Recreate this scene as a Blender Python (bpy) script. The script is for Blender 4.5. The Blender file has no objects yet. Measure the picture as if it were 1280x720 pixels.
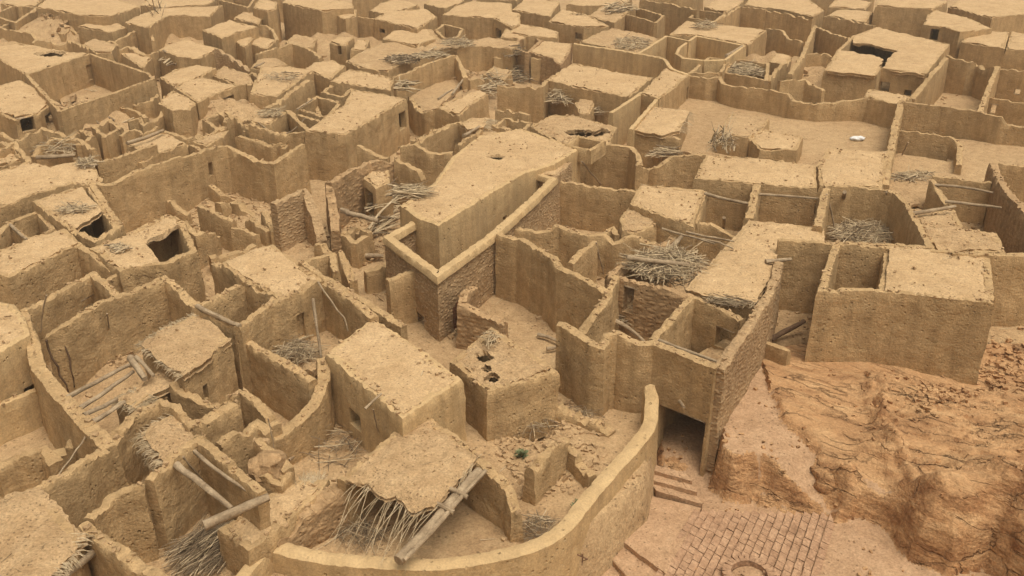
import bpy, bmesh, math, random
from mathutils import Vector, noise
from mathutils.geometry import tessellate_polygon
rnd = random.Random(7)
SC = bpy.context.scene
COL = SC.collection
# ---------------------------------------------------------------- camera frame
FPX, PITCH, CAMH = 1150.0, math.radians(25), 18.0
CT, ST = math.cos(PITCH), math.sin(PITCH)

def ray(px, py):
    x = (px - 640) / FPX
    y = (360 - py) / FPX
    return (x, CT + y * ST, -ST + y * CT)

def at(px, py, z=0.0):
    d = ray(px, py)
    t = (z - CAMH) / d[2]
    return (d[0] * t, d[1] * t, z)

def nz(x, y, z=0.0):
    return noise.noise(Vector((x, y, z)))

def sst(a, b, v):
    t = max(0.0, min(1.0, (v - a) / (b - a)))
    return t * t * (3 - 2 * t)

# ---------------------------------------------------------------- materials
def nodes_of(name):
    m = bpy.data.materials.new(name)
    m.use_nodes = True
    nt = m.node_tree
    return m, nt, nt.nodes['Principled BSDF']

def material(name, dark, mid, light, big=0.3, rough=0.95, bumps=((2.5, .05), (13, .02), (45, .006)), specks=0.0,
             speck_col=(.12, .075, .04), speck_scale=7.0, courses=0.0, stretch=(1, 1, 1), streak=0.0, stones=0.0, stone_h=.05, pits=0.0, grain=0.0, cracks=0.0, rot=0.0, sharp=0.0, dust=0.0, dust_col=(.5, .36, .2)):
    m, nt, bs = nodes_of(name)
    N, L = nt.nodes.new, nt.links.new
    geo = N('ShaderNodeNewGeometry')
    mp = N('ShaderNodeMapping')
    mp.inputs['Scale'].default_value = stretch
    if rot:
        m0 = N('ShaderNodeMapping')
        m0.inputs['Rotation'].default_value = (0, 0, rot)
        L(geo.outputs['Position'], m0.inputs['Vector'])
        L(m0.outputs['Vector'], mp.inputs['Vector'])
    else:
        L(geo.outputs['Position'], mp.inputs['Vector'])
    P = mp.outputs['Vector']
    P0 = geo.outputs['Position'] if rot else P

    def noi(scale, detail=5, vec=P, dist=0.0, rg=.55):
        n = N('ShaderNodeTexNoise')
        n.inputs['Scale'].default_value = scale
        n.inputs['Detail'].default_value = detail
        n.inputs['Roughness'].default_value = rg
        n.inputs['Distortion'].default_value = dist
        L(vec, n.inputs['Vector'])
        return n.outputs['Fac']

    def ramp(fac, stops):
        r = N('ShaderNodeValToRGB')
        e = r.color_ramp.elements
        while len(e) < len(stops):
            e.new(.5)
        for el, (p, c) in zip(e, stops):
            el.position = p
            el.color = (c, c, c, 1) if isinstance(c, (int, float)) else (*c, 1)
        L(fac, r.inputs['Fac'])
        return r.outputs['Color']

    def mix(fac, a, b, mode='MIX'):
        x = N('ShaderNodeMix')
        x.data_type = 'RGBA'
        x.blend_type = mode
        if isinstance(fac, float):
            x.inputs[0].default_value = fac
        else:
            L(fac, x.inputs[0])
        for s, v in ((6, a), (7, b)):
            if isinstance(v, tuple):
                x.inputs[s].default_value = (*v, 1)
            else:
                L(v, x.inputs[s])
        return x.outputs[2]

    def math_(op, a, b=None):
        x = N('ShaderNodeMath')
        x.operation = op
        for i, v in enumerate((a, b)):
            if v is None:
                continue
            if isinstance(v, (int, float)):
                x.inputs[i].default_value = v
            else:
                L(v, x.inputs[i])
        return x.outputs[0]

    c = ramp(noi(big, 7, dist=.4), [(.3 + sharp, dark), (.5 - sharp * .4, mid), (.72 - sharp, light)])
    c = mix(.55, c, ramp(noi(2.2, 6), [(.32, dark), (.52, mid), (.7, light)]))
    c = mix(.5, c, ramp(noi(16, 4, P0), [(.3, .3), (.5, .5), (.7, .68)]), 'OVERLAY')
    h = None
    for sc_, d in bumps:
        v = math_('MULTIPLY', noi(sc_, 4, P if sc_ < 5 else P0), d)
        h = v if h is None else math_('ADD', h, v)
    if streak:
        m2 = N('ShaderNodeMapping')
        m2.inputs['Scale'].default_value = (1.6, 1.6, .16)
        L(geo.outputs['Position'], m2.inputs['Vector'])
        c = mix(streak, c, ramp(noi(1.6, 5, m2.outputs['Vector']), [(.35, .3), (.6, .56)]), 'OVERLAY')
    if courses:
        m3 = N('ShaderNodeMapping')
        m3.inputs['Scale'].default_value = (.35, .35, 3.2)
        L(geo.outputs['Position'], m3.inputs['Vector'])
        f = noi(1.7, 6, m3.outputs['Vector'], .5)
        h = math_('ADD', h, math_('MULTIPLY', f, courses))
        c = mix(.16, c, ramp(f, [(.38, .36), (.58, .55)]), 'OVERLAY')
    if stones:
        vo = N('ShaderNodeTexVoronoi')
        vo.inputs['Scale'].default_value = stones
        vo.inputs['Randomness'].default_value = .95
        m4 = N('ShaderNodeMapping')
        m4.inputs['Scale'].default_value = (1, 1, 1.7)
        L(geo.outputs['Position'], m4.inputs['Vector'])
        L(m4.outputs['Vector'], vo.inputs['Vector'])
        h = math_('ADD', h, math_('MULTIPLY', ramp(vo.outputs['Distance'], [(0.1, 1.0), (.55, 0.0)]), stone_h))
        c = mix(.35, c, ramp(vo.outputs['Distance'], [(.3, .55), (.62, .3)]), 'OVERLAY')
    if grain:
        c = mix(grain, c, ramp(noi(9, 6, P0, rg=.7), [(.34, .22), (.5, .5), (.66, .68)]), 'OVERLAY')
    if pits:
        vo = N('ShaderNodeTexVoronoi')
        vo.inputs['Scale'].default_value = 5.5
        L(P, vo.inputs['Vector'])
        sep = N('ShaderNodeSeparateColor')
        L(vo.outputs['Color'], sep.inputs[0])
        f = math_('MULTIPLY', ramp(vo.outputs['Distance'], [(.1, 1.0), (.3, 0.0)]), math_('LESS_THAN', sep.outputs[0], pits))
        f = math_('MULTIPLY', f, ramp(noi(.9, 4), [(.45, 0.0), (.58, 1.0)]))
        h = math_('SUBTRACT', h, math_('MULTIPLY', f, .06))
        patch = ramp(noi(.55, 5, rg=.65), [(.55, 0.0), (.6, 1.0)])
        h = math_('SUBTRACT', h, math_('MULTIPLY', math_('MULTIPLY', patch, noi(7, 4)), .07 * pits))
        c = mix(math_('MULTIPLY', patch, .35 * pits), c, dark)
    if cracks:
        vo = N('ShaderNodeTexVoronoi')
        vo.feature = 'DISTANCE_TO_EDGE'
        vo.inputs['Scale'].default_value = .55
        m5 = N('ShaderNodeMapping')
        m5.inputs['Rotation'].default_value = (0, 0, .6)
        m5.inputs['Scale'].default_value = (.6, 2.2, 1.5)
        wv = N('ShaderNodeTexNoise')
        wv.inputs['Scale'].default_value = 1.2
        wv.inputs['Detail'].default_value = 5
        L(P, wv.inputs['Vector'])
        vm = N('ShaderNodeVectorMath')
        vm.operation = 'MULTIPLY_ADD'
        L(wv.outputs['Color'], vm.inputs[0])
        vm.inputs[1].default_value = (1.3, 1.3, 1.3)
        L(P, vm.inputs[2])
        L(vm.outputs[0], m5.inputs['Vector'])
        L(m5.outputs['Vector'], vo.inputs['Vector'])
        f = ramp(vo.outputs['Distance'], [(.0, 1.0), (.035, 0.0)])
        f = math_('MULTIPLY', f, ramp(noi(.7, 3, P0), [(.42, 0.0), (.6, 1.0)]))
        h = math_('SUBTRACT', h, math_('MULTIPLY', f, .12))
        c = mix(math_('MULTIPLY', f, cracks), c, dark)
    if specks:
        vo = N('ShaderNodeTexVoronoi')
        vo.inputs['Scale'].default_value = speck_scale
        L(P, vo.inputs['Vector'])
        near = math_('LESS_THAN', vo.outputs['Distance'], .24)
        sep = N('ShaderNodeSeparateColor')
        L(vo.outputs['Color'], sep.inputs[0])
        some = math_('LESS_THAN', sep.outputs[0], specks)
        dens = math_('GREATER_THAN', noi(.8, 3), .46)
        f = math_('MULTIPLY', math_('MULTIPLY', near, some), dens)
        c = mix(math_('MULTIPLY', f, .6), c, speck_col)
        h = math_('ADD', h, math_('MULTIPLY', f, .03))
    if dust:
        sx = N('ShaderNodeSeparateXYZ')
        L(geo.outputs['Normal'], sx.inputs[0])
        up = ramp(sx.outputs[2], [(.55, 0.0), (.9, 1.0)])
        c = mix(math_('MULTIPLY', up, dust), c, dust_col)
    L(c, bs.inputs['Base Color'])
    bs.inputs['Roughness'].default_value = rough
    bs.inputs['Specular IOR Level'].default_value = .12
    bm = N('ShaderNodeBump')
    bm.inputs['Strength'].default_value = 1.0
    bm.inputs['Distance'].default_value = 1.0
    L(h, bm.inputs['Height'])
    L(bm.outputs['Normal'], bs.inputs['Normal'])
    return m

MAT = {
    'mud': material('mud_wall', (.31, .198, .09), (.415, .272, .13), (.49, .33, .163), courses=.022, streak=.4, pits=.5, dust=.2, dust_col=(.46, .308, .155), bumps=((2.5, .06), (12, .035), (40, .012)), grain=.12),
    'mud_red': material('reddish_mud', (.26, .155, .073), (.365, .228, .112), (.45, .295, .15), courses=.02, streak=.35, stones=3.2, stone_h=.03, pits=.5, dust=.25, dust_col=(.45, .295, .15), grain=.2),
    'plaster': material('smooth_mud_plaster', (.40, .262, .122), (.47, .318, .155), (.525, .365, .185), bumps=((1.5, .03), (8, .012), (30, .006)), streak=.4, pits=.3, dust=.3, dust_col=(.50, .345, .175)),
    'stone': material('rubble_stone_wall', (.275, .172, .088), (.39, .255, .13), (.49, .332, .175), stones=4.6, stone_h=.05, bumps=((3, .06), (14, .03)), pits=.5, dust=.25, dust_col=(.46, .308, .16), grain=.2),
    'roof': material('dusty_mud_roof', (.385, .248, .122), (.475, .318, .163), (.535, .37, .20), big=.5, specks=.4, grain=.25, bumps=((1.6, .06), (7, .05), (30, .016))),
    'thatchroof': material('dusty_thatch_roof', (.335, .208, .10), (.445, .292, .148), (.51, .35, .188), big=.7, specks=.65, speck_scale=9, grain=.38, bumps=((2.5, .06), (11, .06), (40, .025))),
    'ground': material('dusty_ground', (.29, .18, .088), (.395, .258, .13), (.475, .325, .17), big=.25, specks=.5, speck_scale=5, grain=.35, bumps=((1.2, .07), (6, .06), (30, .015))),
    'rubble': material('mud_rubble', (.27, .17, .085), (.39, .255, .13), (.49, .33, .175), big=2.0),
    'wood': material('weathered_palm_wood', (.17, .115, .065), (.31, .225, .135), (.44, .33, .205), big=3, bumps=((9, .02), (40, .008)), rough=.85),
    'dark_wood': material('dark_old_wood', (.07, .04, .022), (.12, .07, .04), (.17, .105, .06), big=3, bumps=((20, .01),)),
    'red_wood': material('red_brown_door_wood', (.12, .05, .025), (.18, .08, .04), (.23, .11, .055), big=3, bumps=((20, .01),)),
    'frond': material('dry_palm_frond', (.26, .185, .095), (.44, .33, .195), (.60, .48, .31), big=5, bumps=((30, .004),), rough=.8),
    'dark_frond': material('old_grey_frond', (.10, .07, .04), (.19, .135, .08), (.30, .22, .135), big=5, bumps=((30, .004),), rough=.85),
    'rock': material('orange_sandstone', (.19, .080, .032), (.40, .215, .095), (.51, .315, .155), big=.9, bumps=((.9, .10), (3, .10), (9, .05), (26, .016)), grain=.5, cracks=.5, stretch=(.5, 1.3, 1.6), rot=.6435, dust=.3, dust_col=(.46, .288, .14), sharp=.08),
    'path': material('trodden_path', (.30, .18, .095), (.395, .245, .135), (.46, .30, .17), big=.6, bumps=((1.5, .05), (9, .03)), specks=.3, grain=.35),
    'brick': material('paving_brick', (.24, .135, .074), (.36, .215, .122), (.45, .285, .168), big=3.4, bumps=((6, .03), (25, .012)), grain=.4),
    'metal': material('rusty_iron', (.12, .06, .03), (.17, .09, .05), (.2, .12, .07), big=4, bumps=((30, .004),)),
    'leaf': material('dusty_green_leaf', (.10, .12, .05), (.16, .18, .085), (.22, .23, .12), big=4, bumps=((30, .004),)),
    'sack': material('white_sack', (.55, .53, .48), (.66, .64, .6), (.74, .72, .68), big=3, bumps=((12, .02),)),
    'pit_shade': material('painted_pit_shade', (.09, .055, .03), (.12, .075, .04), (.15, .095, .05), big=1.0),  # shade inside the brick pit, put into a dark lining colour
}

# ---------------------------------------------------------------- object helpers
def link(name, vs, fs, mat, parent=None, loc=None, smooth=50):
    me = bpy.data.meshes.new(name)
    if loc is not None:
        vs = [(v[0] - loc[0], v[1] - loc[1], v[2] - loc[2]) for v in vs]
    me.from_pydata(vs, [], fs)
    me.validate()
    me.materials.append(MAT[mat])
    if smooth:
        me.polygons.foreach_set('use_smooth', [True] * len(me.polygons))
        me.set_sharp_from_angle(angle=math.radians(smooth))
    o = bpy.data.objects.new(name, me)
    COL.objects.link(o)
    if parent is not None:
        o.parent = parent
        if loc is not None:
            o.location = Vector(loc) - parent.location
    elif loc is not None:
        o.location = loc
    return o

def tag(o, label=None, cat=None, group=None, kind=None):
    if label:
        o['label'] = label
        kind = kind or 'thing'
    if cat: o['category'] = cat
    if group: o['group'] = group
    if kind: o['kind'] = kind
    return o

def empty(name, loc):
    o = bpy.data.objects.new(name, None)
    o.empty_display_size = .3
    COL.objects.link(o)
    o.location = loc
    return o

def tube(vs, fs, pts, rad, n=6, wob=0.0):
    pts = [Vector(p) for p in pts]
    b = len(vs)
    m = len(pts)
    for i, p in enumerate(pts):
        t = (pts[min(i + 1, m - 1)] - pts[max(i - 1, 0)])
        t = t.normalized() if t.length > 1e-6 else Vector((0, 0, 1))
        u = t.cross(Vector((0, 0, 1)))
        if u.length < .05: u = t.cross(Vector((1, 0, 0)))
        u.normalize()
        w = t.cross(u)
        r = rad[i] if isinstance(rad, (list, tuple)) else rad
        for k in range(n):
            a = 2 * math.pi * k / n
            rr = r * (1 + wob * nz(p.x * 3 + k, p.y * 3, p.z * 3))
            vs.append(tuple(p + u * (math.cos(a) * rr) + w * (math.sin(a) * rr)))
    for i in range(m - 1):
        for k in range(n):
            fs.append((b + i * n + k, b + i * n + (k + 1) % n, b + (i + 1) * n + (k + 1) % n, b + (i + 1) * n + k))
    fs.append(tuple(b + k for k in range(n))[::-1])
    fs.append(tuple(b + (m - 1) * n + k for k in range(n)))

def box(vs, fs, c, u, v, w):
    """box centred c with half-extent vectors u, v, w"""
    b = len(vs)
    c, u, v, w = Vector(c), Vector(u), Vector(v), Vector(w)
    for sz in (-1, 1):
        for sx, sy in ((-1, -1), (1, -1), (1, 1), (-1, 1)):
            vs.append(tuple(c + u * sx + v * sy + w * sz))
    fs += [(b, b + 3, b + 2, b + 1), (b + 4, b + 5, b + 6, b + 7)]
    for k in range(4):
        fs.append((b + k, b + (k + 1) % 4, b + 4 + (k + 1) % 4, b + 4 + k))

def step_of(pts):
    d = min(math.hypot(p[0], p[1]) for p in pts)
    return max(.13, min(.6, d * .0055))

# ---------------------------------------------------------------- walls
def catmull(pts, n=6):
    out = []
    m = len(pts)
    for i in range(m - 1):
        p0, p1, p2, p3 = pts[max(i - 1, 0)], pts[i], pts[i + 1], pts[min(i + 2, m - 1)]
        for k in range(n):
            t = k / n
            out.append(tuple(.5 * (2 * b + (c - a) * t + (2 * a - 5 * b + 4 * c - d) * t * t + (3 * b - a - 3 * c + d) * t ** 3)
                             for a, b, c, d in zip(p0, p1, p2, p3)))
    out.append(tuple(pts[-1]))
    return out

def find_openings(path, closed, ops):
    """pixel boxes -> (s0, s1, z0, z1) along the path"""
    segs = []
    s = 0
    n = len(path)
    for i in range(n if closed else n - 1):
        a, b = path[i], path[(i + 1) % n]
        l = math.hypot(b[0] - a[0], b[1] - a[1])
        segs.append((a, b, s, l))
        s += l
    def hit(px, py, only=None):
        d = ray(px, py)
        best = None
        for k, (a, b, s0, l) in enumerate(segs):
            if only is not None and k != only: continue
            ex, ey = b[0] - a[0], b[1] - a[1]
            det = d[0] * -ey + ex * d[1]
            if abs(det) < 1e-9: continue
            t = (a[0] * -ey + ex * a[1]) / det
            u = (d[0] * a[1] - d[1] * a[0]) / det
            z = CAMH + t * d[2]
            if only is not None: return (k, s0 + u * l, z)
            if -.05 < u < 1.05 and t > 0 and -2.5 < z < max(a[2], b[2]) + .2 and (best is None or t < best[0]):
                best = (t, k, s0 + u * l, z)
        return best[1:] if best else None
    out = []
    for o in ops:
        x0, y0, x1, y1 = o[:4]
        cx, cy = (x0 + x1) / 2, (y0 + y1) / 2
        h = hit(cx, cy)
        if not h:
            print('OPENING MISS', o)
            continue
        k = h[0]
        sa, sb = hit(x0, cy, k)[1], hit(x1, cy, k)[1]
        s0, l = segs[k][2], segs[k][3]
        lo, hi = max(min(sa, sb), s0 + .12), min(max(sa, sb), s0 + l - .12)
        za, zb = hit(cx, y1, k)[2], hit(cx, y0, k)[2]
        if za < .45: za = -.3 if za > -.8 else za
        if hi - lo < .15: continue
        out.append((lo, hi, za, zb, segs[k]))
    return out

def wall_geo(path, closed=False, t=.42, g=-.5, ops=(), rag=.12, amp=1.0, seed=0.0, d=None, extend=0.0):
    """path: (x, y, ztop). returns verts, faces"""
    if extend and not closed:
        a, b = Vector(path[-2][:2]), Vector(path[-1][:2])
        e = b + (b - a).normalized() * extend
        path = list(path[:-1]) + [(e.x, e.y, path[-1][2])]
    d = d or max(.09, step_of(path) * .62)
    if rag > .028: rag *= 1.35
    n = len(path)
    nseg = n if closed else n - 1
    P = [Vector(p[:2]) for p in path]
    def nrm(i):
        e = P[(i + 1) % n] - P[i]
        e.normalize()
        return Vector((-e.y, e.x))
    st = []      # (s, pos, miter, ztop)
    s = 0.0
    for i in range(nseg):
        a, b = P[i], P[(i + 1) % n]
        l = (b - a).length
        ni = nrm(i)
        if l < 1e-4: continue
        if closed or i > 0:
            np_ = nrm((i - 1) % n)
            mt = (ni + np_)
            mt = mt / max(.35, mt.length_squared / 2) if mt.length > .1 else ni
        else:
            mt = ni
        ss = {0.0}
        for o in ops:
            for v in o[:2]:
                if s + .03 < v < s + l - .03: ss.add(v - s)
        k = max(1, int(l / d + .5))
        for j in range(1, k):
            v = l * j / k
            if all(abs(v - w) > d * .35 for w in ss): ss.add(v)
        for v in sorted(ss):
            q = v / l
            st.append((s + v, a.lerp(b, q), mt if v == 0 else ni, path[i][2] * (1 - q) + path[(i + 1) % n][2] * q))
        s += l
    if not closed:
        st.append((s, P[-1], nrm(n - 2), path[-1][2]))
    tops = []
    for (sv, p, m, z) in st:
        r = rag * (.45 * nz(p.x * .35 + seed, p.y * .35, seed) + .3 * nz(p.x * 1.5, p.y * 1.5 + seed, 3))
        r += min(.045, rag * .55) * rnd.uniform(-1, 1)
        if rag > .028:   # courses of missing bricks: stepped, broken edge
            cell = int((sv + seed * 3) / (.34 if rag < .2 else .5))
            hsh = math.sin(cell * 127.1 + seed * 311.7) * 43758.5453
            hsh -= math.floor(hsh)
            big = nz(p.x * .45 + 31 + seed, p.y * .45, 5)
            if hsh > .62 - .5 * big: r -= rag * (.35 + .9 * (hsh - .4)) * (.6 + 1.5 * max(0, big))
        tops.append(z + r)
        if rag > .028 and len(TOPS) < 60000 and rnd.random() < .5: TOPS.append((p.x + rnd.gauss(0, .07), p.y + rnd.gauss(0, .07), z + r + .01))
    zmax = max(tops)
    lev = [g]
    k = max(2, int((zmax - g) / (d * 2.0)))
    cut = {g} | {v for o in ops for v in o[2:4] if g < v < zmax - .05}
    for j in range(1, k):
        v = g + (zmax - g) * j / k
        if all(abs(v - w) > d * .3 for w in cut): cut.add(v)
    lev = sorted(cut)
    nr = len(lev) + 1
    nc = len(st)
    vs, fs = [], []
    def vid(side, i, j): return (side * nc + i) * nr + j
    for side in (0, 1):
        sg = 1 if side == 0 else -1
        for i, (sv, p, m, z) in enumerate(st):
            tz = tops[i]
            for j in range(nr):
                zz = tz if j == nr - 1 else min(lev[j], tz - .012 * (nr - 1 - j))
                f = (zz - g) / max(.5, zmax - g)
                x0_, y0_ = p.x, p.y
                hw = t / 2 * (1.16 - .3 * f)
                if j == nr - 1: hw *= .78 + .3 * nz(x0_ * 4, y0_ * 4, sg) if amp > .55 else .82
                x, y = p.x, p.y
                w = amp * ((.06 * nz(x * .8 + seed, y * .8, zz * .8 + sg * 7) + .045 * nz(x * 2.6, y * 2.6 + seed, zz * 2.6 + sg * 5) + .026 * nz(x * 7, y * 7, zz * 7 + sg)))
                hh = hw + w
                vs.append((x + m.x * sg * hh, y + m.y * sg * hh, zz))
    b = len(vs)
    for i, (sv, p, m, z) in enumerate(st):
        vs.append((p.x, p.y, tops[i] + (.012 if amp > .55 else .07) + .05 * amp * nz(p.x * 5, p.y * 5, seed)))
    ncell = nc if closed else nc - 1
    def is_open(i, j):
        if j >= nr - 1: return False
        i2 = (i + 1) % nc
        sm = (st[i][0] + (st[i2][0] if i2 else s)) / 2
        zm = (lev[j] + (lev[j + 1] if j + 1 < len(lev) else zmax)) / 2
        return any(o[0] - .01 < sm < o[1] + .01 and o[2] - .01 < zm < o[3] + .01 for o in ops)
    op = [[is_open(i, j) for j in range(nr - 1)] for i in range(ncell)]
    for i in range(ncell):
        i2 = (i + 1) % nc
        for j in range(nr - 1):
            if op[i][j]:
                for (di, dj) in ((-1, 0), (1, 0), (0, 1), (0, -1)):
                    a_, c_ = i + di, j + dj
                    if closed: a_ %= nc
                    solid = not (0 <= a_ < ncell and 0 <= c_ < nr - 1 and op[a_][c_])
                    if not solid: continue
                    if di == -1: e = ((i, j), (i, j + 1))
                    elif di == 1: e = ((i2, j + 1), (i2, j))
                    elif dj == 1: e = ((i, j + 1), (i2, j + 1))
                    else:
                        if j == 0: continue
                        e = ((i2, j), (i, j))
                    (p_, q_) = e
                    fs.append((vid(0, *p_), vid(0, *q_), vid(1, *q_), vid(1, *p_)))
                continue
            fs.append((vid(0, i, j), vid(0, i2, j), vid(0, i2, j + 1), vid(0, i, j + 1))[::-1])
            fs.append((vid(1, i, j), vid(1, i2, j), vid(1, i2, j + 1), vid(1, i, j + 1)))
        fs.append((vid(0, i, nr - 1), vid(0, i2, nr - 1), b + i2, b + i)[::-1])
        fs.append((b + i, b + i2, vid(1, i2, nr - 1), vid(1, i, nr - 1))[::-1])
    if not closed:
        for i, rev in ((0, 1), (nc - 1, 0)):
            for j in range(nr - 1):
                q = (vid(0, i, j), vid(1, i, j), vid(1, i, j + 1), vid(0, i, j + 1))
                fs.append(q[::-1] if rev else q)
            q = (vid(0, i, nr - 1), vid(1, i, nr - 1), b + i)
            fs.append(q[::-1] if rev else q)
    # faces were wound for the left-hand normal; flip where needed is left to recalc
    return vs, fs

def recalc(o):
    bm = bmesh.new()
    bm.from_mesh(o.data)
    bmesh.ops.recalc_face_normals(bm, faces=bm.faces)
    bm.to_mesh(o.data)
    bm.free()

def pxpath(pts, z):
    return [at(p[0], p[1], p[2] if len(p) > 2 else z) for p in pts]

SEED = [0]
TOPS = []
FOOT = []      # wall base lines (x0,y0,x1,y1) for rubble
ROOFS = []     # world polygons of the roofs (poly, z)

def note(path, closed=False):
    n = len(path)
    for i in range(n if closed else n - 1):
        a, b = path[i], path[(i + 1) % n]
        FOOT.append((a[0], a[1], b[0], b[1]))

def base_loc(path, z=0.0):
    return (sum(p[0] for p in path) / len(path), sum(p[1] for p in path) / len(path), z)

def W(label, pts, z=2.8, t=.42, rag=.14, mat='mud', g=-.5, op=(), smooth=0, amp=1.0, name='mud_wall', cat='wall', group='free standing mud walls', parent=None, part='wall'):
    SEED[0] += 1
    sd = SEED[0] * 1.37
    path = pxpath(pts, z)
    rag = rag * (1 + max(0, (math.hypot(path[0][0], path[0][1]) - 45) / 50))
    if smooth: path = catmull(path, smooth)
    ops = find_openings(path, False, op)
    vs, fs = wall_geo(path, False, t, g, ops, rag, amp, sd)
    loc = base_loc(path) if parent is None else None
    if parent is not None:
        loc = base_loc(path)
        o = link(part, vs, fs, mat, parent, loc)
    else:
        o = link(name, vs, fs, mat, None, loc)
        tag(o, label, cat, group)
    recalc(o)
    note(path)
    frames(o, path, ops, t, loc)
    return o

def frames(par, path, ops, t, loc):
    for (s0, s1, z0, z1, seg) in ops:
        a, b, sa, l = seg
        dist = math.hypot(a[0], a[1])
        if dist > 75: continue
        e = Vector((b[0] - a[0], b[1] - a[1], 0)).normalized()
        nrm = Vector((-e.y, e.x, 0))
        c = Vector((a[0], a[1], 0)) + e * ((s0 + s1) / 2 - sa)
        vs, fs = [], []
        tube(vs, fs, [c + e * q * ((s1 - s0) / 2 + .16) + Vector((0, 0, z1 - .035 + .01 * q)) for q in (-1, -.4, .3, 1)], .055, 6, .25)
        for off in (.13, -.13):
            tube(vs, fs, [c + nrm * off + e * q * ((s1 - s0) / 2 + .12) + Vector((0, 0, z1 - .03)) for q in (-1, 0, 1)], .045, 6, .25)
        L = Vector(loc)
        link('lintel', [tuple(Vector(v) - L) for v in vs], fs, 'wood', par)

def R(label, pts, z=2.8, t=.4, rag=.14, mat='mud', g=-.5, op=(), amp=1.0, group='roofless rooms', closed=True, name='roofless_room'):
    path = pxpath(pts, z)
    loc = base_loc(path)
    root = empty(name, loc)
    tag(root, label, 'room', group)
    n = len(path)
    for i in range(n if closed else n - 1):
        SEED[0] += 1
        seg = [path[i], path[(i + 1) % n]]
        ops = []
        for o in op:
            ops += find_openings_seg(path, closed, o, i)
        vs, fs = wall_geo(seg, False, t, g, ops, rag, amp, SEED[0] * 1.37, extend=t * .42)
        w = link('wall', vs, fs, mat, root, loc)
        recalc(w)
        frames(w, seg, ops, t, loc)
    note(path, closed)
    return root

def find_openings_seg(path, closed, o, i):
    r = find_openings(path, closed, [o])
    out = []
    for (s0, s1, z0, z1, seg) in r:
        if seg[0] == path[i]:
            out.append((s0 - seg[2], s1 - seg[2], z0, z1, (seg[0], seg[1], 0, seg[3])))
    return out

def area2(p):
    return sum(p[i][0] * p[(i + 1) % len(p)][1] - p[(i + 1) % len(p)][0] * p[i][1] for i in range(len(p)))

def inset(poly, d):
    n = len(poly)
    sg = 1 if area2(poly) > 0 else -1
    out = []
    for i in range(n):
        a, b, c = Vector(poly[i - 1][:2]), Vector(poly[i][:2]), Vector(poly[(i + 1) % n][:2])
        e1, e2 = (b - a).normalized(), (c - b).normalized()
        n1, n2 = Vector((-e1.y, e1.x)) * sg, Vector((-e2.y, e2.x)) * sg
        m = n1 + n2
        m = m / max(.4, m.length_squared / 2) if m.length > .1 else n1
        q = b + m * d
        out.append((q.x, q.y, poly[i][2]))
    return out

def inside(p, poly):
    x, y = p[0], p[1]
    c = False
    n = len(poly)
    for i in range(n):
        x0, y0, x1, y1 = poly[i][0], poly[i][1], poly[i - 1][0], poly[i - 1][1]
        if (y0 > y) != (y1 > y) and x < (x1 - x0) * (y - y0) / (y1 - y0 + 1e-12) + x0: c = not c
    return c

def edge_dist(p, poly):
    best = 9e9
    n = len(poly)
    for i in range(n):
        ax, ay = poly[i - 1][0], poly[i - 1][1]
        ex, ey = poly[i][0] - ax, poly[i][1] - ay
        l2 = ex * ex + ey * ey + 1e-12
        u = max(0, min(1, ((p[0] - ax) * ex + (p[1] - ay) * ey) / l2))
        best = min(best, math.hypot(p[0] - ax - u * ex, p[1] - ay - u * ey))
    return best

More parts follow.
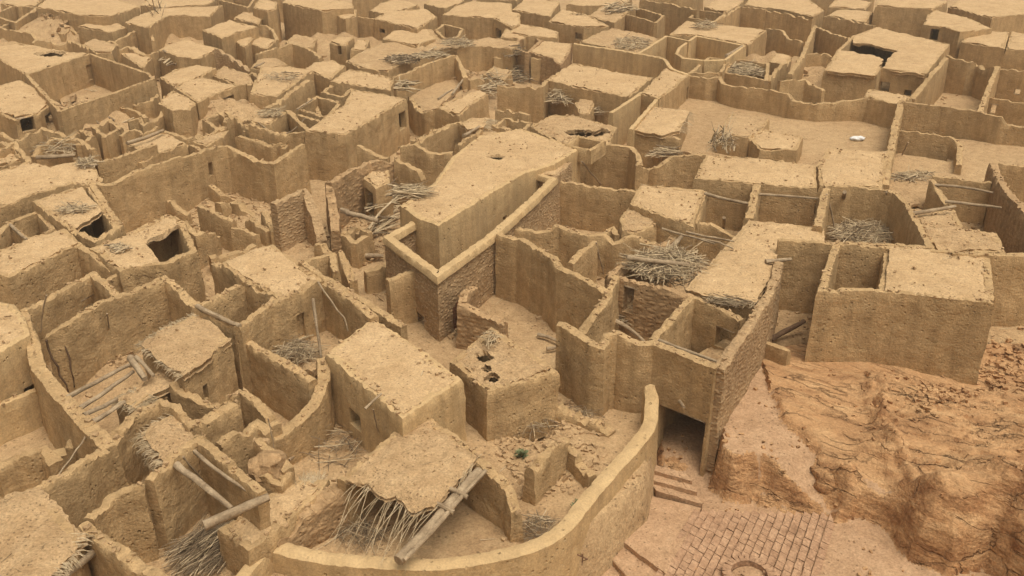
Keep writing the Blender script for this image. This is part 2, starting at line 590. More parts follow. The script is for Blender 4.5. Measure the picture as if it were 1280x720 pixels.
def roof_mesh(name, poly, thick, mat, parent, loc, rough=1.0, edge=.06, holes=(), seed=0.0, lump=0.0, tuck=.1, drop=.10):
    d = step_of(poly) * (.9 if not holes else .5)
    bm = bmesh.new()
    if area2(poly) < 0: poly = poly[::-1]
    f = bm.faces.new([bm.verts.new(p) for p in poly])
    e = max(((Vector(poly[i][:2]) - Vector(poly[i - 1][:2])) for i in range(len(poly))), key=lambda v: v.length).normalized()
    ax = (Vector((e.x, e.y, 0)), Vector((-e.y, e.x, 0)))
    for a in ax:
        pr = [a.dot(Vector(p)) for p in poly]
        lo, hi = min(pr), max(pr)
        k = max(1, int((hi - lo) / d))
        for j in range(1, k):
            v = lo + (hi - lo) * j / k
            bmesh.ops.bisect_plane(bm, geom=bm.verts[:] + bm.edges[:] + bm.faces[:], dist=1e-4, plane_co=a * v, plane_no=a)
    for (hx, hy, hr, hr2) in holes:
        kill = [f for f in bm.faces if math.hypot((f.calc_center_median().x - hx), (f.calc_center_median().y - hy)) < hr * (1 + .3 * nz(f.calc_center_median().x * 4, f.calc_center_median().y * 4))]
        bmesh.ops.delete(bm, geom=kill, context='FACES')
    for v in bm.verts:
        x, y = v.co.x, v.co.y
        bd = v.is_boundary
        ed = edge_dist(v.co, poly)
        z = rough * (.075 * nz(x * .5 + seed, y * .5) + .045 * nz(x * 1.7, y * 1.7 + seed) + .022 * nz(x * 5, y * 5, seed))
        z += lump * max(0, nz(x * 1.1 + seed, y * 1.1, 4)) ** 1.5
        z -= drop * (1 + .7 * nz(x * 2.3, y * 2.3, seed + 3) + .6 * nz(x * 7, y * 7, seed)) * (1 - sst(0, .42, ed))
        z += .02 * rnd.uniform(-1, 1) * min(1, rough)
        v.co.z += z
        if bd:
            w = edge * (1.2 * nz(x * .9 + seed, y * .9) + .9 * nz(x * 3.1, y * 3.1 + seed) + .5 * nz(x * 9, y * 9))
            w2 = edge * (1.2 * nz(x * .9, y * .9 + seed + 40) + .9 * nz(x * 3.1 + seed, y * 3.1 + 9) + .5 * nz(x * 9, y * 9, 5))
            v.co.x += w
            v.co.y += w2
    top = bm.faces[:]
    be = [e_ for e_ in bm.edges if e_.is_boundary]
    r = bmesh.ops.extrude_edge_only(bm, edges=be)
    nv = [g_ for g_ in r['geom'] if isinstance(g_, bmesh.types.BMVert)]
    cx_, cy_ = sum(p[0] for p in poly) / len(poly), sum(p[1] for p in poly) / len(poly)
    for v in nv:
        v.co.z -= thick * (1 + .8 * nz(v.co.x * 2, v.co.y * 2, seed))
        if tuck:
            q = Vector((cx_ - v.co.x, cy_ - v.co.y))
            q = q.normalized() * tuck
            v.co.x += q.x
            v.co.y += q.y
    # underside
    dup = {}
    base = {}
    for v in nv: base[(round(v.co.x, 4), round(v.co.y, 4))] = v
    for f in top:
        q = []
        for v in f.verts:
            key = (round(v.co.x, 4), round(v.co.y, 4))
            if key in base: q.append(base[key])
            else:
                if v not in dup: dup[v] = bm.verts.new((v.co.x, v.co.y, v.co.z - thick))
                q.append(dup[v])
        try: bm.faces.new(q[::-1])
        except ValueError: pass
    bmesh.ops.recalc_face_normals(bm, faces=bm.faces)
    for f in bm.faces: f.smooth = True
    L = Vector(loc)
    for v in bm.verts: v.co -= L
    me = bpy.data.meshes.new(name)
    bm.to_mesh(me)
    bm.free()
    me.set_sharp_from_angle(angle=math.radians(55))
    me.materials.append(MAT[mat])
    o = bpy.data.objects.new(name, me)
    COL.objects.link(o)
    o.parent = parent
    return o

def fringe(parent, a, b, z, loc, n=60, ln=.8, drop=.3, out=None, mat='frond', r=.012):
    """dry stalks sticking out along the edge a-b"""
    vs, fs = [], []
    a, b = Vector(a), Vector(b)
    for i in range(n):
        p = a.lerp(b, rnd.random())
        o = Vector(out) + Vector((rnd.uniform(-.35, .35), rnd.uniform(-.35, .35), 0))
        o.normalize()
        l = ln * rnd.uniform(.25, 1)
        s = p - o * .3 + Vector((0, 0, rnd.uniform(-.12, .02)))
        m = p + o * l * .5 + Vector((0, 0, -drop * .46 * l + rnd.uniform(-.04, .03)))
        q = p + o * l + Vector((0, 0, -drop * l + rnd.uniform(-.12, .08)))
        tube(vs, fs, [s, m, q], [r, r * .9, r * .45], 4)
    L = Vector(loc)
    o = link('thatch_fringe', [tuple(Vector(v) - L) for v in vs], fs, mat, parent, None)
    return o

def H(label, poly, z=2.9, roofs=None, t=.42, mat='mud', op=(), rmat='roof', holes=(), fr=(), rag=.1, rthick=.2, g=-.5, amp=1.0, edge=.045,
      rough=1.0, group='mud brick houses', lump=0.0, name='mud_house', cat='house', wz=None, fmat='frond', lid=None):
    SEED[0] += 1
    sd = SEED[0] * 1.37
    wp = pxpath(poly, z)
    loc = base_loc(wp)
    root = empty(name, loc)
    tag(root, label, cat, group if name == 'mud_house' else None)
    far = 1 + max(0, (math.hypot(loc[0], loc[1]) - 45) / 45)
    rough, edge, lump = min(rough * far, max(rough, 1.9)), min(edge * far ** 1.4, .11), lump + .08 * (far - 1)
    lid = bool(fr) if lid is None else lid
    ip = inset(wp, t / 2 + .03 if lid else t * .36)
    if roofs is None:
        ring = [(p[0], p[1], p[2] - (.09 if lid else .05)) for p in ip]
        rg = 0.02 if lid else .05 * min(2.2, far) * min(1, amp + .2)
    else:
        ring = ip
        rg = rag
    ops = find_openings(ip, True, op)
    vs, fs = wall_geo(ring, True, t, g, ops, rg, amp, sd)
    w = link('wall', vs, fs, mat, root, loc)
    recalc(w)
    frames(w, ip, ops, t, loc)
    note(ip, True)
    for k, rp in enumerate([poly] if roofs is None else roofs):
        p3 = pxpath(rp, z + (.02 if roofs is not None else 0))
        if not lid: p3 = inset(p3, .15)
        hl = []
        for (hx, hy, hr) in (holes if k == 0 else ()):
            q = at(hx, hy, z)
            hl.append((q[0], q[1], hr, hr))
        ro = roof_mesh('roof', p3, rthick, rmat, root, loc, rough, edge, hl, sd + k, lump, drop=.10 if lid else .045)
        ROOFS.append(p3)
        if k == 0:
            for (i, n, ln, dr) in fr:
                a, b = Vector(p3[i]), Vector(p3[(i + 1) % len(p3)])
                c = Vector(base_loc(p3, z))
                e = (b - a)
                o = Vector((e.y, -e.x, 0)).normalized()
                if o.dot((a + b) / 2 - c) < 0: o = -o
                fringe(ro, a + Vector((0, 0, -.08)), b + Vector((0, 0, -.08)), z, loc, n, ln, dr, o, fmat)
    return root

def LOG(label, a, b, r=.07, bend=.05, mat='wood', name='palm_log', cat='log', group='palm logs and poles', n=8, sag=None):
    p, q = Vector(at(*a)), Vector(at(*b))
    mid = []
    k = 7
    side = Vector((rnd.uniform(-1, 1), rnd.uniform(-1, 1), rnd.uniform(-.6, .6))) * bend
    for i in range(k):
        u = i / (k - 1)
        mid.append(p.lerp(q, u) + side * math.sin(u * math.pi) + Vector((nz(u * 5, p.x) * bend * .5, nz(u * 5, p.y) * bend * .5, (-sag * math.sin(u * math.pi)) if sag else 0)))
    vs, fs = [], []
    tube(vs, fs, mid, [r * (1.08 - .3 * i / (k - 1)) for i in range(k)], n, .22)
    loc = tuple((p + q) / 2)
    o = link(name, vs, fs, mat, None, loc)
    tag(o, label, cat, group if name in ('palm_log', 'wooden_pole', 'roof_beam') else None)
    return o

def FLOOR(pts, z):
    p3 = pxpath(pts, z)
    loc = base_loc(p3, z)
    root = None
    o = roof_mesh('yard_floor', p3, .25, 'ground', root, loc, .8, .03, [], z * 7, tuck=0)
    o.location = loc
    tag(o, kind='structure')
    return o

def PILE(label, px, py, rx, ry, n=120, z=0.0, hgt=.35, ln=1.2, r=.013, mat='frond', dirs=None, name='palm_frond_pile', cat='frond pile', group='heaps of dry palm fronds', tilt=.15):
    c = Vector(at(px, py, z))
    ex = Vector(at(px + rx, py, z)) - c
    ey = Vector(at(px, py - ry, z)) - c
    vs, fs = [], []
    for i in range(n):
        a, q = rnd.uniform(0, 6.283), math.sqrt(rnd.random())
        p = c + ex * (math.cos(a) * q) + ey * (math.sin(a) * q)
        p.z += hgt * (1 - q * q) * rnd.random() + .03
        th = rnd.uniform(0, 6.283) if dirs is None else math.radians(dirs) + rnd.gauss(0, .28)
        l = ln * rnd.uniform(.4, 1)
        v = Vector((math.cos(th), math.sin(th), rnd.gauss(0, tilt))) * l / 2
        bow = Vector((rnd.gauss(0, .025), rnd.gauss(0, .025), rnd.uniform(0, .05))) * l
        p.z += abs(v.z)
        q = r * rnd.choice((.5, .7, .8, 1, 1, 1.5))
        kk = Vector((rnd.gauss(0, .03), rnd.gauss(0, .03), rnd.gauss(0, .02))) * l
        tube(vs, fs, [p - v, p - v * .3 + bow, p + v * .35 + bow * .7 + kk, p + v + kk * 2], [q, q * .9, q * .8, q * .35], 4)
    o = link(name, vs, fs, mat, None, tuple(c))
    o.data.materials.append(MAT['dark_frond' if mat == 'frond' else 'frond'])
    pick = [1 if rnd.random() < .3 else 0 for i in range(n)]
    o.data.polygons.foreach_set('material_index', [pick[min(n - 1, i // 14)] for i in range(len(o.data.polygons))])
    tag(o, label, cat, group)
    return o
# ================================================================ THE TOWN, near part
# ---- curved plastered boundary wall and the yard of the thatched canopy
W('smooth plastered boundary wall curving below the gateway', [(812, 482, 1.5), (815, 500, 1.15), (812, 530, .75), (800, 549, .7), (775, 577, .7), (735, 622, .7), (712, 652, .7), (682, 675, .7), (640, 690, .7), (560, 704, .7), (480, 703, .7), (400, 696, .7), (336, 681, .75)],
  mat='plaster', rag=.026, amp=.54, smooth=5, t=.52, g=-2.4, name='boundary_wall', group='plastered walls')
W('smooth plastered wall stub turning down from the corner of the curved boundary wall', [(336, 680, .75), (318, 702, .75), (290, 735, .75)], mat='plaster', rag=.015, amp=.3, t=.5, g=-1.5, name='boundary_wall', group='plastered walls')
W('thick crumbling wall between the thatched canopy yard and the straw covered platform', [(428, 600, 1.5), (400, 620, 1.35), (365, 648, 1.15), (338, 674, .9)], t=.6, rag=.2, mat='mud_red')
# thatched canopy
def canopy():
    z = 1.9
    loc = at(510, 580, 0)
    root = tag(empty('thatched_shelter', loc), 'collapsing thatched shelter with straw hanging from its mud covered roof', 'shelter')
    p3 = [at(527, 515, z), at(596, 569, z + .1), at(572, 597, z + .05), (at(541, 632, z - .1)), at(512, 636, z - .2), at(496, 616, z - .12), at(480, 620, z - .15), at(459, 601, z - .05), at(430, 598, z)]
    ro = roof_mesh('roof', p3, .13, 'thatchroof', root, loc, 1.3, .08, [], 3.3)
    ROOFS.append(p3)
    def fr(a, b, n, ln, dr, out):
        fringe(ro, Vector(a) - Vector((0, 0, .1)), Vector(b) - Vector((0, 0, .1)), z, loc, n, ln, dr, out, r=.0095)
    d = Vector(at(440, 680, 0)) - Vector(at(500, 610, 0))
    d.z = 0
    d.normalize()
    fr(p3[8], p3[7], 5, 1.9, .4, d)
    fr(p3[7], p3[6], 8, 2.0, .5, d)
    fr(p3[6], p3[5], 4, 1.9, .5, d)
    fr(p3[5], p3[4], 12, 2.0, .5, d)
    fr(p3[4], p3[3], 9, 1.7, .5, d)
    fr(p3[2], p3[1], 12, 1.0, .1, (d * .95 + Vector((.12, 0, 0))))
    vs, fs = [], []
    a, b = Vector(at(600, 590, 1.75)), Vector(at(498, 702, 1.1))
    pts = [a.lerp(b, i / 7) + Vector((0, 0, .03 * math.sin(i))) for i in range(8)]
    tube(vs, fs, pts, [.17, .17, .165, .17, .16, .165, .16, .155], 10, .18)
    lg = link('beam', [tuple(Vector(v) - Vector(loc)) for v in vs], fs, 'wood', root)
    vs, fs = [], []
    tube(vs, fs, [q + Vector((.17, -.1, .12)) for q in pts], .06, 7, .3)
    link('bark_strip', [tuple(Vector(v) - Vector(loc)) for v in vs], fs, 'wood', lg)
    for t_ in (.3, .47):
        vs, fs = [], []
        c = a.lerp(b, t_) + Vector((0, 0, .2))
        tube(vs, fs, [c + Vector((-.5, .25, .05)), c, c + Vector((.3, -.16, -.08))], .07, 7, .2)
        link('peg', [tuple(Vector(v) - Vector(loc)) for v in vs], fs, 'wood', lg)
    # the walls that carry it
    for pts_ in ([(527, 517, 1.8), (598, 573, 1.85), (637, 610, 1.5), (646, 640, 1.0)], [(426, 600, 1.7), (527, 517, 1.8)]):
        W(None, pts_, t=.36, rag=.08, parent=root)
    return root
canopy()
# debris yard below the gatehouse
W('short ruined wall stub standing in the debris yard below the gatehouse', [(662, 588, 1.25), (684, 566, 1.3), (705, 546, 1.2)], t=.4, rag=.12, mat='mud')
W('low broken wall running off the stub in the debris yard', [(705, 546, 1.15), (722, 570, .75), (741, 595, .5)], t=.35, rag=.18)
W('low dirt covered wall crossing the far side of the debris yard', [(690, 503, .5), (730, 520, .45), (765, 536, .35)], t=.5, rag=.2)
PILE('tangle of dark twigs in the hollow beside the curved boundary wall', 672, 662, 20, 12, 80, 0, .35, .9, .012, 'dark_frond')
PILE('dark brush lying in the pit beside the holed roof house', 668, 533, 22, 12, 70, 0, .3, 1.0, .012, 'dark_frond')
PILE('grey twigs scattered at the foot of the gatehouse front wall', 728, 520, 24, 8, 40, .1, .25, 1.1, .010, 'dark_frond')
PILE('brush litter lying under the thatched shelter', 450, 672, 30, 14, 90, 0, .25, 1.2, .012, 'dark_frond')
LOG('short log lying on the floor of the thatched shelter', (540, 652, .1), (552, 640, .2), .1)
# smooth block house
H('smooth flat roofed block house with a small square window', [(406, 441), (467, 395), (522, 432), (578, 473), (541, 497), (503, 521)], z=2.5, mat='plaster', amp=.6, edge=.03, rough=.7, t=.45, op=[(445, 512, 458, 531)], rthick=.13)
LOG('pale wooden spout with a cloth bundle sticking out of the block house roof', (456, 511, 2.4), (477, 492, 2.62), .045, .02, name='roof_spout', cat='spout')
LOG('thin leaning stick against the wall of the block house beside its window', (466, 512, 2.45), (474, 546, .9), .022, .05, name='wooden_pole', cat='pole')
# holed-roof house
H('small mud house with four broken holes in its flat roof', [(563, 450), (590, 427), (614, 407), (654, 432), (698, 462), (652, 477), (609, 488)], z=2.0, mat='mud', t=.4, rag=.1, edge=.08,
  holes=[(611, 423, .36), (605, 447, .34), (608, 463, .2), (616, 473, .26), (630, 412, .24)], rough=1.8, lump=.15, rmat='thatchroof')
PILE('splayed straw poking from the biggest hole in the holed roof', 612, 424, 9, 8, 40, 2.25, .1, .7, .012)
# B1, its room and the yard of the poles
H('mud house with a tall dark doorway overlooking the brush heap yard', [(277, 328), (308, 313), (340, 304), (402, 348), (352, 374), (330, 360), (305, 350)], z=3.0, mat='mud', lump=.1)
W('wall with a tall doorway behind the heap of brush', [(316, 403, 2.6), (335, 385, 2.75), (349, 375, 3.0), (376, 362, 3.0), (401, 348, 3.0)], t=.4, rag=.06, op=[(367, 388, 384, 420)])
R('square roofless room between the log topped thatched house and the doorway wall', [(247, 384), (305, 351), (347, 371), (300, 407)], z=2.9, rag=.08)
W('plain wall between the leaning poles and the smooth block house', [(404, 350, 2.9), (437, 372, 2.8), (468, 394, 2.7)], t=.4, rag=.08)
W('long low mud wall in front of the heap of brush', [(299, 419, 2.2), (345, 448, 2.15), (391, 474, 2.1)], t=.42, rag=.06)
W('smooth sagging wall curving down beside the block house yard', [(402, 447, 2.3), (405, 466, 2.0), (398, 492, 1.7), (383, 516, 1.45), (346, 543, 1.3), (334, 549, 1.3)], t=.45, rag=.05, smooth=4, amp=.8)
FLOOR([(310, 436), (345, 415), (400, 392), (440, 420), (392, 462), (350, 452)], .85)
PILE('round heap of dry brush in the doorway yard', 370, 441, 25, 11, 230, .95, .35, 1.3, .013, 'frond')
LOG('upright wooden pole standing behind the heap of brush', (391, 373, 3.0), (402, 449, .9), .06, .04, name='wooden_pole', cat='pole')
LOG('curved slender pole leaning on the wall next to the block house', (396, 352, 3.2), (437, 414, 1.6), .035, .25, name='wooden_pole', cat='pole')
# C1 thatched house with a log along its top
H('mud house with a shaggy thatched roof edge and a dark doorway', [(174, 428), (205, 407), (243, 389), (290, 420), (258, 446), (228, 468)], z=2.8, rmat='thatchroof', mat='mud', op=[(248, 476, 261, 497)], fr=[(0, 60, .3, .3), (1, 60, .3, .3), (5, 60, .3, .3)], edge=.1)
LOG('bent log lying on the wall top behind the shaggy thatched house', (247, 383, 2.95), (301, 407, 2.95), .1, .12)
# long curved wall and the dark courtyard
W('long thick wall curving past the dome roofed house', [(28, 389, 2.9), (38, 420, 2.8), (50, 460, 2.6), (80, 498, 2.5), (108, 527, 2.4), (136, 556, 2.3)], t=.5, rag=.06, smooth=4)
W('tall grey streaked wall at the back of the beam courtyard', [(57, 419, 2.7), (77, 407, 3.0), (100, 392, 3.2), (127, 377, 3.2), (165, 364, 3.2), (206, 347, 3.2)], t=.4, rag=.08)
W('sloping wall joining the grey streaked wall to the bent log', [(207, 347, 3.2), (226, 363, 3.0), (244, 381, 2.8)], t=.42, rag=.06)
for i, (a, b) in enumerate((((84, 497, 2.4), (176, 449, 2.5)), ((100, 511, 2.4), (166, 465, 2.3)), ((105, 519, 2.4), (146, 499, 2.2)), ((116, 527, 2.35), (156, 502, 2.3)))):
    LOG(('longest bare roof beam spanning the dark courtyard', 'second bare roof beam spanning the dark courtyard, under the longest', 'short bare beam between two longer ones over the dark courtyard', 'front bare beam over the darkest corner of the courtyard')[i], a, b, .075, .1, name='roof_beam', cat='beam', group='bare beams of the fallen roof')
LOG('broad flat plank lying across the inner ends of the bare beams', (163, 447, 2.6), (181, 474, 2.45), .12, .02, name='wooden_plank', cat='plank')
LOG('narrow plank crossing the broad one at the shaggy roof', (170, 446, 2.7), (192, 470, 2.55), .07, .02, name='wooden_plank', cat='plank')
H('ragged remnant of thatched roof hanging beside the bare beams', [(141, 498), (172, 482), (203, 459), (214, 476), (190, 490), (168, 508)], z=2.2, rmat='thatchroof', fr=[(0, 40, .35, .3), (2, 30, .3, .3), (4, 50, .45, .5), (5, 30, .35, .3)], edge=.14, t=.3, name='thatch_remnant', cat='thatch')
W('low crumbling wall beneath the thatch remnant', [(136, 555, 2.1), (147, 539, 2.1), (165, 519, 2.2), (200, 501, 2.3), (219, 509, 2.3), (243, 536, 2.2)], t=.38, rag=.1)
H('tiny thatched lean to roof hanging over a dark gap', [(175, 537), (214, 513), (245, 546), (202, 576)], z=2.2, rmat='thatchroof', fr=[(3, 90, .4, .5), (0, 20, .3, .3)], edge=.1, t=.3, rthick=.15, name='lean_to', cat='shed')
LOG('thin stick leaning against the grey streaked wall', (134, 392, 3.0), (142, 434, .9), .025, .05, name='wooden_pole', cat='pole')
LOG('dark pole leaning in the corner of the beam courtyard', (75, 411, 2.9), (93, 484, .6), .035, .1, name='wooden_pole', mat='dark_wood', cat='pole')
LOG('bent dark branch leaning on the long curved wall', (57, 425, 2.8), (86, 490, .6), .04, .2, mat='dark_wood', name='wooden_pole', cat='pole')
LOG('pale stick standing up behind the long curved wall', (58, 369, 4.3), (51, 415, 2.7), .03, .04, name='wooden_pole', cat='pole')
# left edge
H('smooth dome roofed house at the edge of the picture', [(-70, 432), (-40, 385), (-5, 374), (18, 379), (29, 391), (38, 417), (10, 432), (-25, 452)], z=3.1, mat='plaster', amp=.5, edge=.03, rough=.6, op=[(4, 484, 48, 508)])
W('low smooth wall in front of the dome roofed house', [(-20, 512, 1.4), (20, 497, 1.4), (58, 481, 1.4)], t=.4, rag=.03, mat='plaster', amp=.6)
W('low mud wall closing the bare sandy yard', [(-8, 585, 1.2), (15, 574, 1.2), (36, 567, 1.3), (54, 561, 1.3), (70, 578, 1.1)], t=.45, rag=.08)
LOG('slender bent stick leaning over the wall by the mud block', (107, 545, 2.2), (62, 612, 2.3), .025, .2, name='wooden_pole', cat='pole')
def clay_block():
    vs, fs = [], []
    c = Vector(at(79, 576, .25))
    box(vs, fs, c, (.3, .12, 0), (-.1, .22, 0), (.02, 0, .27))
    box(vs, fs, c + Vector((.0, .0, .3)), (.31, .125, .02), (-.105, .23, 0), (.02, 0, .04))
    o = link('mud_block', vs, fs, 'plaster', None, tuple(c - Vector((0, 0, .25))))
    tag(o, 'small smooth mud block standing in the corner of the sandy yard', 'block')
clay_block()
W('leaning slab of wall standing at the corner of the sandy yard', [(86, 560, 1.2), (97, 541, 1.4), (103, 532, 1.6)], t=.3, rag=.05)
W('long wall in deep shade behind the shaggy corner roof', [(46, 609, 2.5), (70, 595, 2.5), (95, 580, 2.5), (116, 562, 2.4), (131, 556, 2.35)], t=.42, rag=.12)
H('corner house with a shaggy thatched roof torn open at the front', [(-25, 640), (10, 617), (45, 604), (103, 663), (92, 690), (75, 700), (62, 718), (45, 735), (-30, 745)], z=2.6, rmat='thatchroof', fr=[(3, 30, .3, .4), (4, 30, .35, .5), (5, 30, .35, .5)], edge=.12, rough=1.6)
LOG('log sticking out of the torn front of the corner house', (119, 688, 1.9), (74, 728, 2.3), .09, .03)
W('low broken wall beside the shaggy corner roof', [(103, 654, 2.4), (128, 672, 2.4), (160, 695, 2.4), (206, 727, 2.4)], t=.45, rag=.12)
W('leaning gable of wall in the brush filled yard', [(110, 648, 2.4), (125, 637, 2.3), (140, 621, 2.4), (156, 613, 2.5), (171, 605, 2.6), (177, 618, 1.6), (190, 630, .8)], t=.34, rag=.1)
R('roofless room crossed by fallen beams', [(186, 599), (216, 571), (248, 546), (285, 578), (322, 612)], z=2.5, rag=.08, closed=False)
LOG('heavy palm log resting across the front of the beam crossed room', (255, 657, 2.35), (336, 621, 2.55), .14, .06)
LOG('stout beam fallen into the roofless room', (220, 581, 2.4), (290, 636, 2.0), .1, .06, name='roof_beam', cat='beam')
LOG('slim beam fallen beside the stout one in the roofless room', (243, 564, 2.5), (309, 613, 2.3), .06, .08, name='roof_beam', cat='beam')
LOG('thin stick leaning between the two fallen beams', (229, 571, 2.4), (254, 600, 1.2), .03, .05, name='wooden_pole', cat='pole')
PILE('big dark heap of fallen fronds in the brush filled yard', 264, 690, 34, 22, 420, 0, .7, 1.9, .011, 'dark_frond', dirs=55)
H('straw covered platform roof beside the palm log', [(273, 659), (305, 640), (335, 617), (372, 598), (408, 598), (398, 617), (355, 655), (310, 688)], z=1.3, rmat='roof', fr=[(3, 90, .8, .1), (2, 20, .3, .1)], edge=.05, rough=1.4, lid=False, name='straw_platform', cat='platform')
# small rooms in the middle
W('crumbling wall curving between the tiny rooms and the shaggy house doorway', [(216, 478, 2.3), (228, 486, 2.2), (250, 499, 2.0), (276, 504, 1.9)], t=.36, rag=.1)
W('thick bowed wall with a broad top among the tiny rooms', [(243, 531, 1.9), (262, 521, 1.9), (280, 511, 1.9), (294, 504, 1.9)], t=.6, rag=.06)
W('jagged partition standing in the middle of the tiny rooms', [(284, 500, 2.0), (299, 485, 2.1), (318, 500, 1.9), (346, 531, 1.7)], t=.36, rag=.14)
W('rough low wall above the roofless beam room', [(272, 553, 2.2), (297, 540, 2.2), (321, 528, 2.2), (336, 540, 2.0)], t=.4, rag=.14)
W('short low wall ending beside the rubble lump', [(321, 549, 2.0), (340, 565, 1.9), (361, 585, 1.7)], t=.38, rag=.06)
LOG('thin white stick standing on the short low wall', (335, 523, 2.9), (343, 566, 1.7), .018, .05, name='wooden_pole', cat='pole')
LOG('dark crooked branch lying on the floor of the block house yard', (360, 576, .3), (398, 541, .2), .06, .15)
PILE('loose sticks strewn over the block house yard floor', 418, 562, 34, 24, 45, 0, .1, 1.9, .016, 'dark_frond')
def rubble_lump():
    bm = bmesh.new()
    bmesh.ops.create_icosphere(bm, subdivisions=3, radius=.62)
    for v in bm.verts:
        n = v.co.normalized()
        v.co *= 1 + .25 * nz(n.x * 1.6, n.y * 1.6, n.z * 1.6) + .12 * nz(n.x * 5, n.y * 5, n.z * 5)
        v.co.z *= .9
    me = bpy.data.meshes.new('collapsed_oven')
    bm.to_mesh(me); bm.free()
    me.materials.append(MAT['mud_red'])
    o = bpy.data.objects.new('collapsed_oven', me)
    COL.objects.link(o)
    o.location = at(340, 606, .9)
    o.location.z = 1.5
    tag(o, 'rounded lump of crumbling mud beside the straw covered platform', 'mud lump')
rubble_lump()
W('low plain wall below the rounded lump', [(328, 590, 1.7), (350, 600, 1.6), (362, 588, 1.6)], t=.35, rag=.1)

# ================================================================ middle: plastered corner house
H('long plastered house with a smooth flat roof and two small square windows', [(500, 256), (540, 230), (565, 195), (598, 169), (650, 160), (725, 185), (692, 205), (657, 214), (604, 247), (548, 281), (521, 271)], z=3.3, mat='plaster', amp=.45, edge=.05, rough=.6, holes=[(620, 196, .5)],
  op=[(599, 286, 604, 293), (624, 269, 629, 276)], rthick=.12)
enclosure = W('rough stone enclosure wall with a plastered rim wrapping the smooth roofed house', [(521, 276, 2.9), (503, 286, 2.9), (486, 296, 2.9), (516, 319, 2.9), (547, 342, 2.9), (585, 315, 2.9), (620, 289, 2.9), (643, 269, 2.9), (668, 246, 2.9), (692, 223, 2.9), (675, 218, 2.9), (658, 213, 2.9)], mat='stone', rag=.02, amp=.9, t=.4, op=[(561, 378, 576, 408), (525, 391, 536, 420)])
W(None, [(519, 277, 2.94), (503, 286, 2.94), (486, 296, 2.94), (516, 319, 2.94), (547, 342, 2.94), (585, 315, 2.94), (620, 289, 2.94), (643, 269, 2.94), (668, 246, 2.94), (691, 223, 2.94), (675, 218, 2.94), (660, 213.5, 2.94)], mat='plaster', rag=.012, amp=.56, t=.44, g=2.68, parent=enclosure, part='coping')
def board_door(px, py, w, h, label, mat='red_wood'):
    p = Vector(at(px, py, 0))
    e = Vector((at(px + 5, py - 4, 0))) - p
    e.z = 0
    e.normalize()
    n = Vector((e.y, -e.x, 0))
    root = empty('door', tuple(p))
    root.parent = enclosure
    root.location = p - enclosure.location
    root['label'] = label
    for k in range(5):
        vs, fs = [], []
        box(vs, fs, Vector((0, 0, h * (k + .5) / 5)), e * w / 2, n * .03, Vector((0, 0, h / 10 - .012)))
        link('plank', vs, fs, mat, root)
    return root
board_door(571, 409, .62, 1.15, 'red brown board door in the foot of the rough stone enclosure')
W('buttress wall below the red brown door', [(592, 359, 1.6), (580, 366, 1.9), (577, 380, 1.9), (600, 390, 1.7), (632, 403, 1.5)], t=.42, rag=.1, mat='mud_red')
W('plain wall joining the stone enclosure to the ruined lane', [(484, 351, 2.1), (500, 344, 2.2), (518, 339, 2.3)], t=.4, rag=.05)
W('long thin wall running down from the roofed doorway house to the block house', [(375, 327, 3.1), (402, 344, 3.0), (432, 361, 2.7), (470, 386, 2.5), (505, 407, 2.4)], t=.35, rag=.05)
W('tall blank wall with a stepped top beside the stone enclosure', [(622, 292, 3.05), (650, 298, 3.05), (675, 312, 3.05), (692, 322, 3.05), (700, 334, 2.9), (722, 343, 2.9), (742, 353, 2.85), (758, 363, 2.8)], t=.4, rag=.06)
W('wavy topped wall across the three pole yard', [(642, 284, 2.4), (668, 289, 2.3), (700, 280, 2.6), (735, 293, 2.4), (757, 293, 2.4), (767, 303, 2.1), (790, 294, 2.4), (820, 305, 2.2)], t=.4, rag=.1)
W('short cross wall beside the three leaning poles', [(713, 328, 1.9), (727, 314, 2.1), (744, 301, 2.3)], t=.36, rag=.1)
for i, (a, b) in enumerate((((745, 303, 2.3), (736, 345, .2)), ((745, 303, 2.3), (757, 349, .2)), ((743, 305, 2.2), (758, 340, .4)))):
    LOG(('leftmost of the three thin poles leaning together', 'rightmost of the three thin poles leaning together', 'middle one of the three thin poles leaning together')[i], a, b, .03, .05, name='wooden_pole', cat='pole', group='three thin poles leaning together')
W('long wall at the back of the bare yard behind the three poles', [(694, 225, 2.5), (725, 229, 2.5), (760, 235, 2.4), (797, 239, 2.4)], t=.4, rag=.07)
H('small flat roofed house standing over the bare yard', [(800, 230), (840, 233), (880, 237), (874, 258), (866, 279), (829, 270), (787, 253)], z=2.7, rough=1.2)
H('lower rubble topped roof stepping down from the small flat roofed house', [(774, 273), (787, 256), (828, 271), (815, 283), (795, 290), (778, 287)], z=2.3, rough=2, lump=.15, rmat='thatchroof')
W('short thick wall between the small flat roofed house and the thatch heap', [(852, 282, 2.0), (870, 278, 2.2), (888, 281, 2.1), (905, 289, 1.9), (918, 297, 1.6)], t=.42, rag=.12)
W('stub of wall beside the rubble topped roof', [(756, 291, 2.0), (766, 285, 2.1), (771, 294, 2.0)], t=.35, rag=.15)
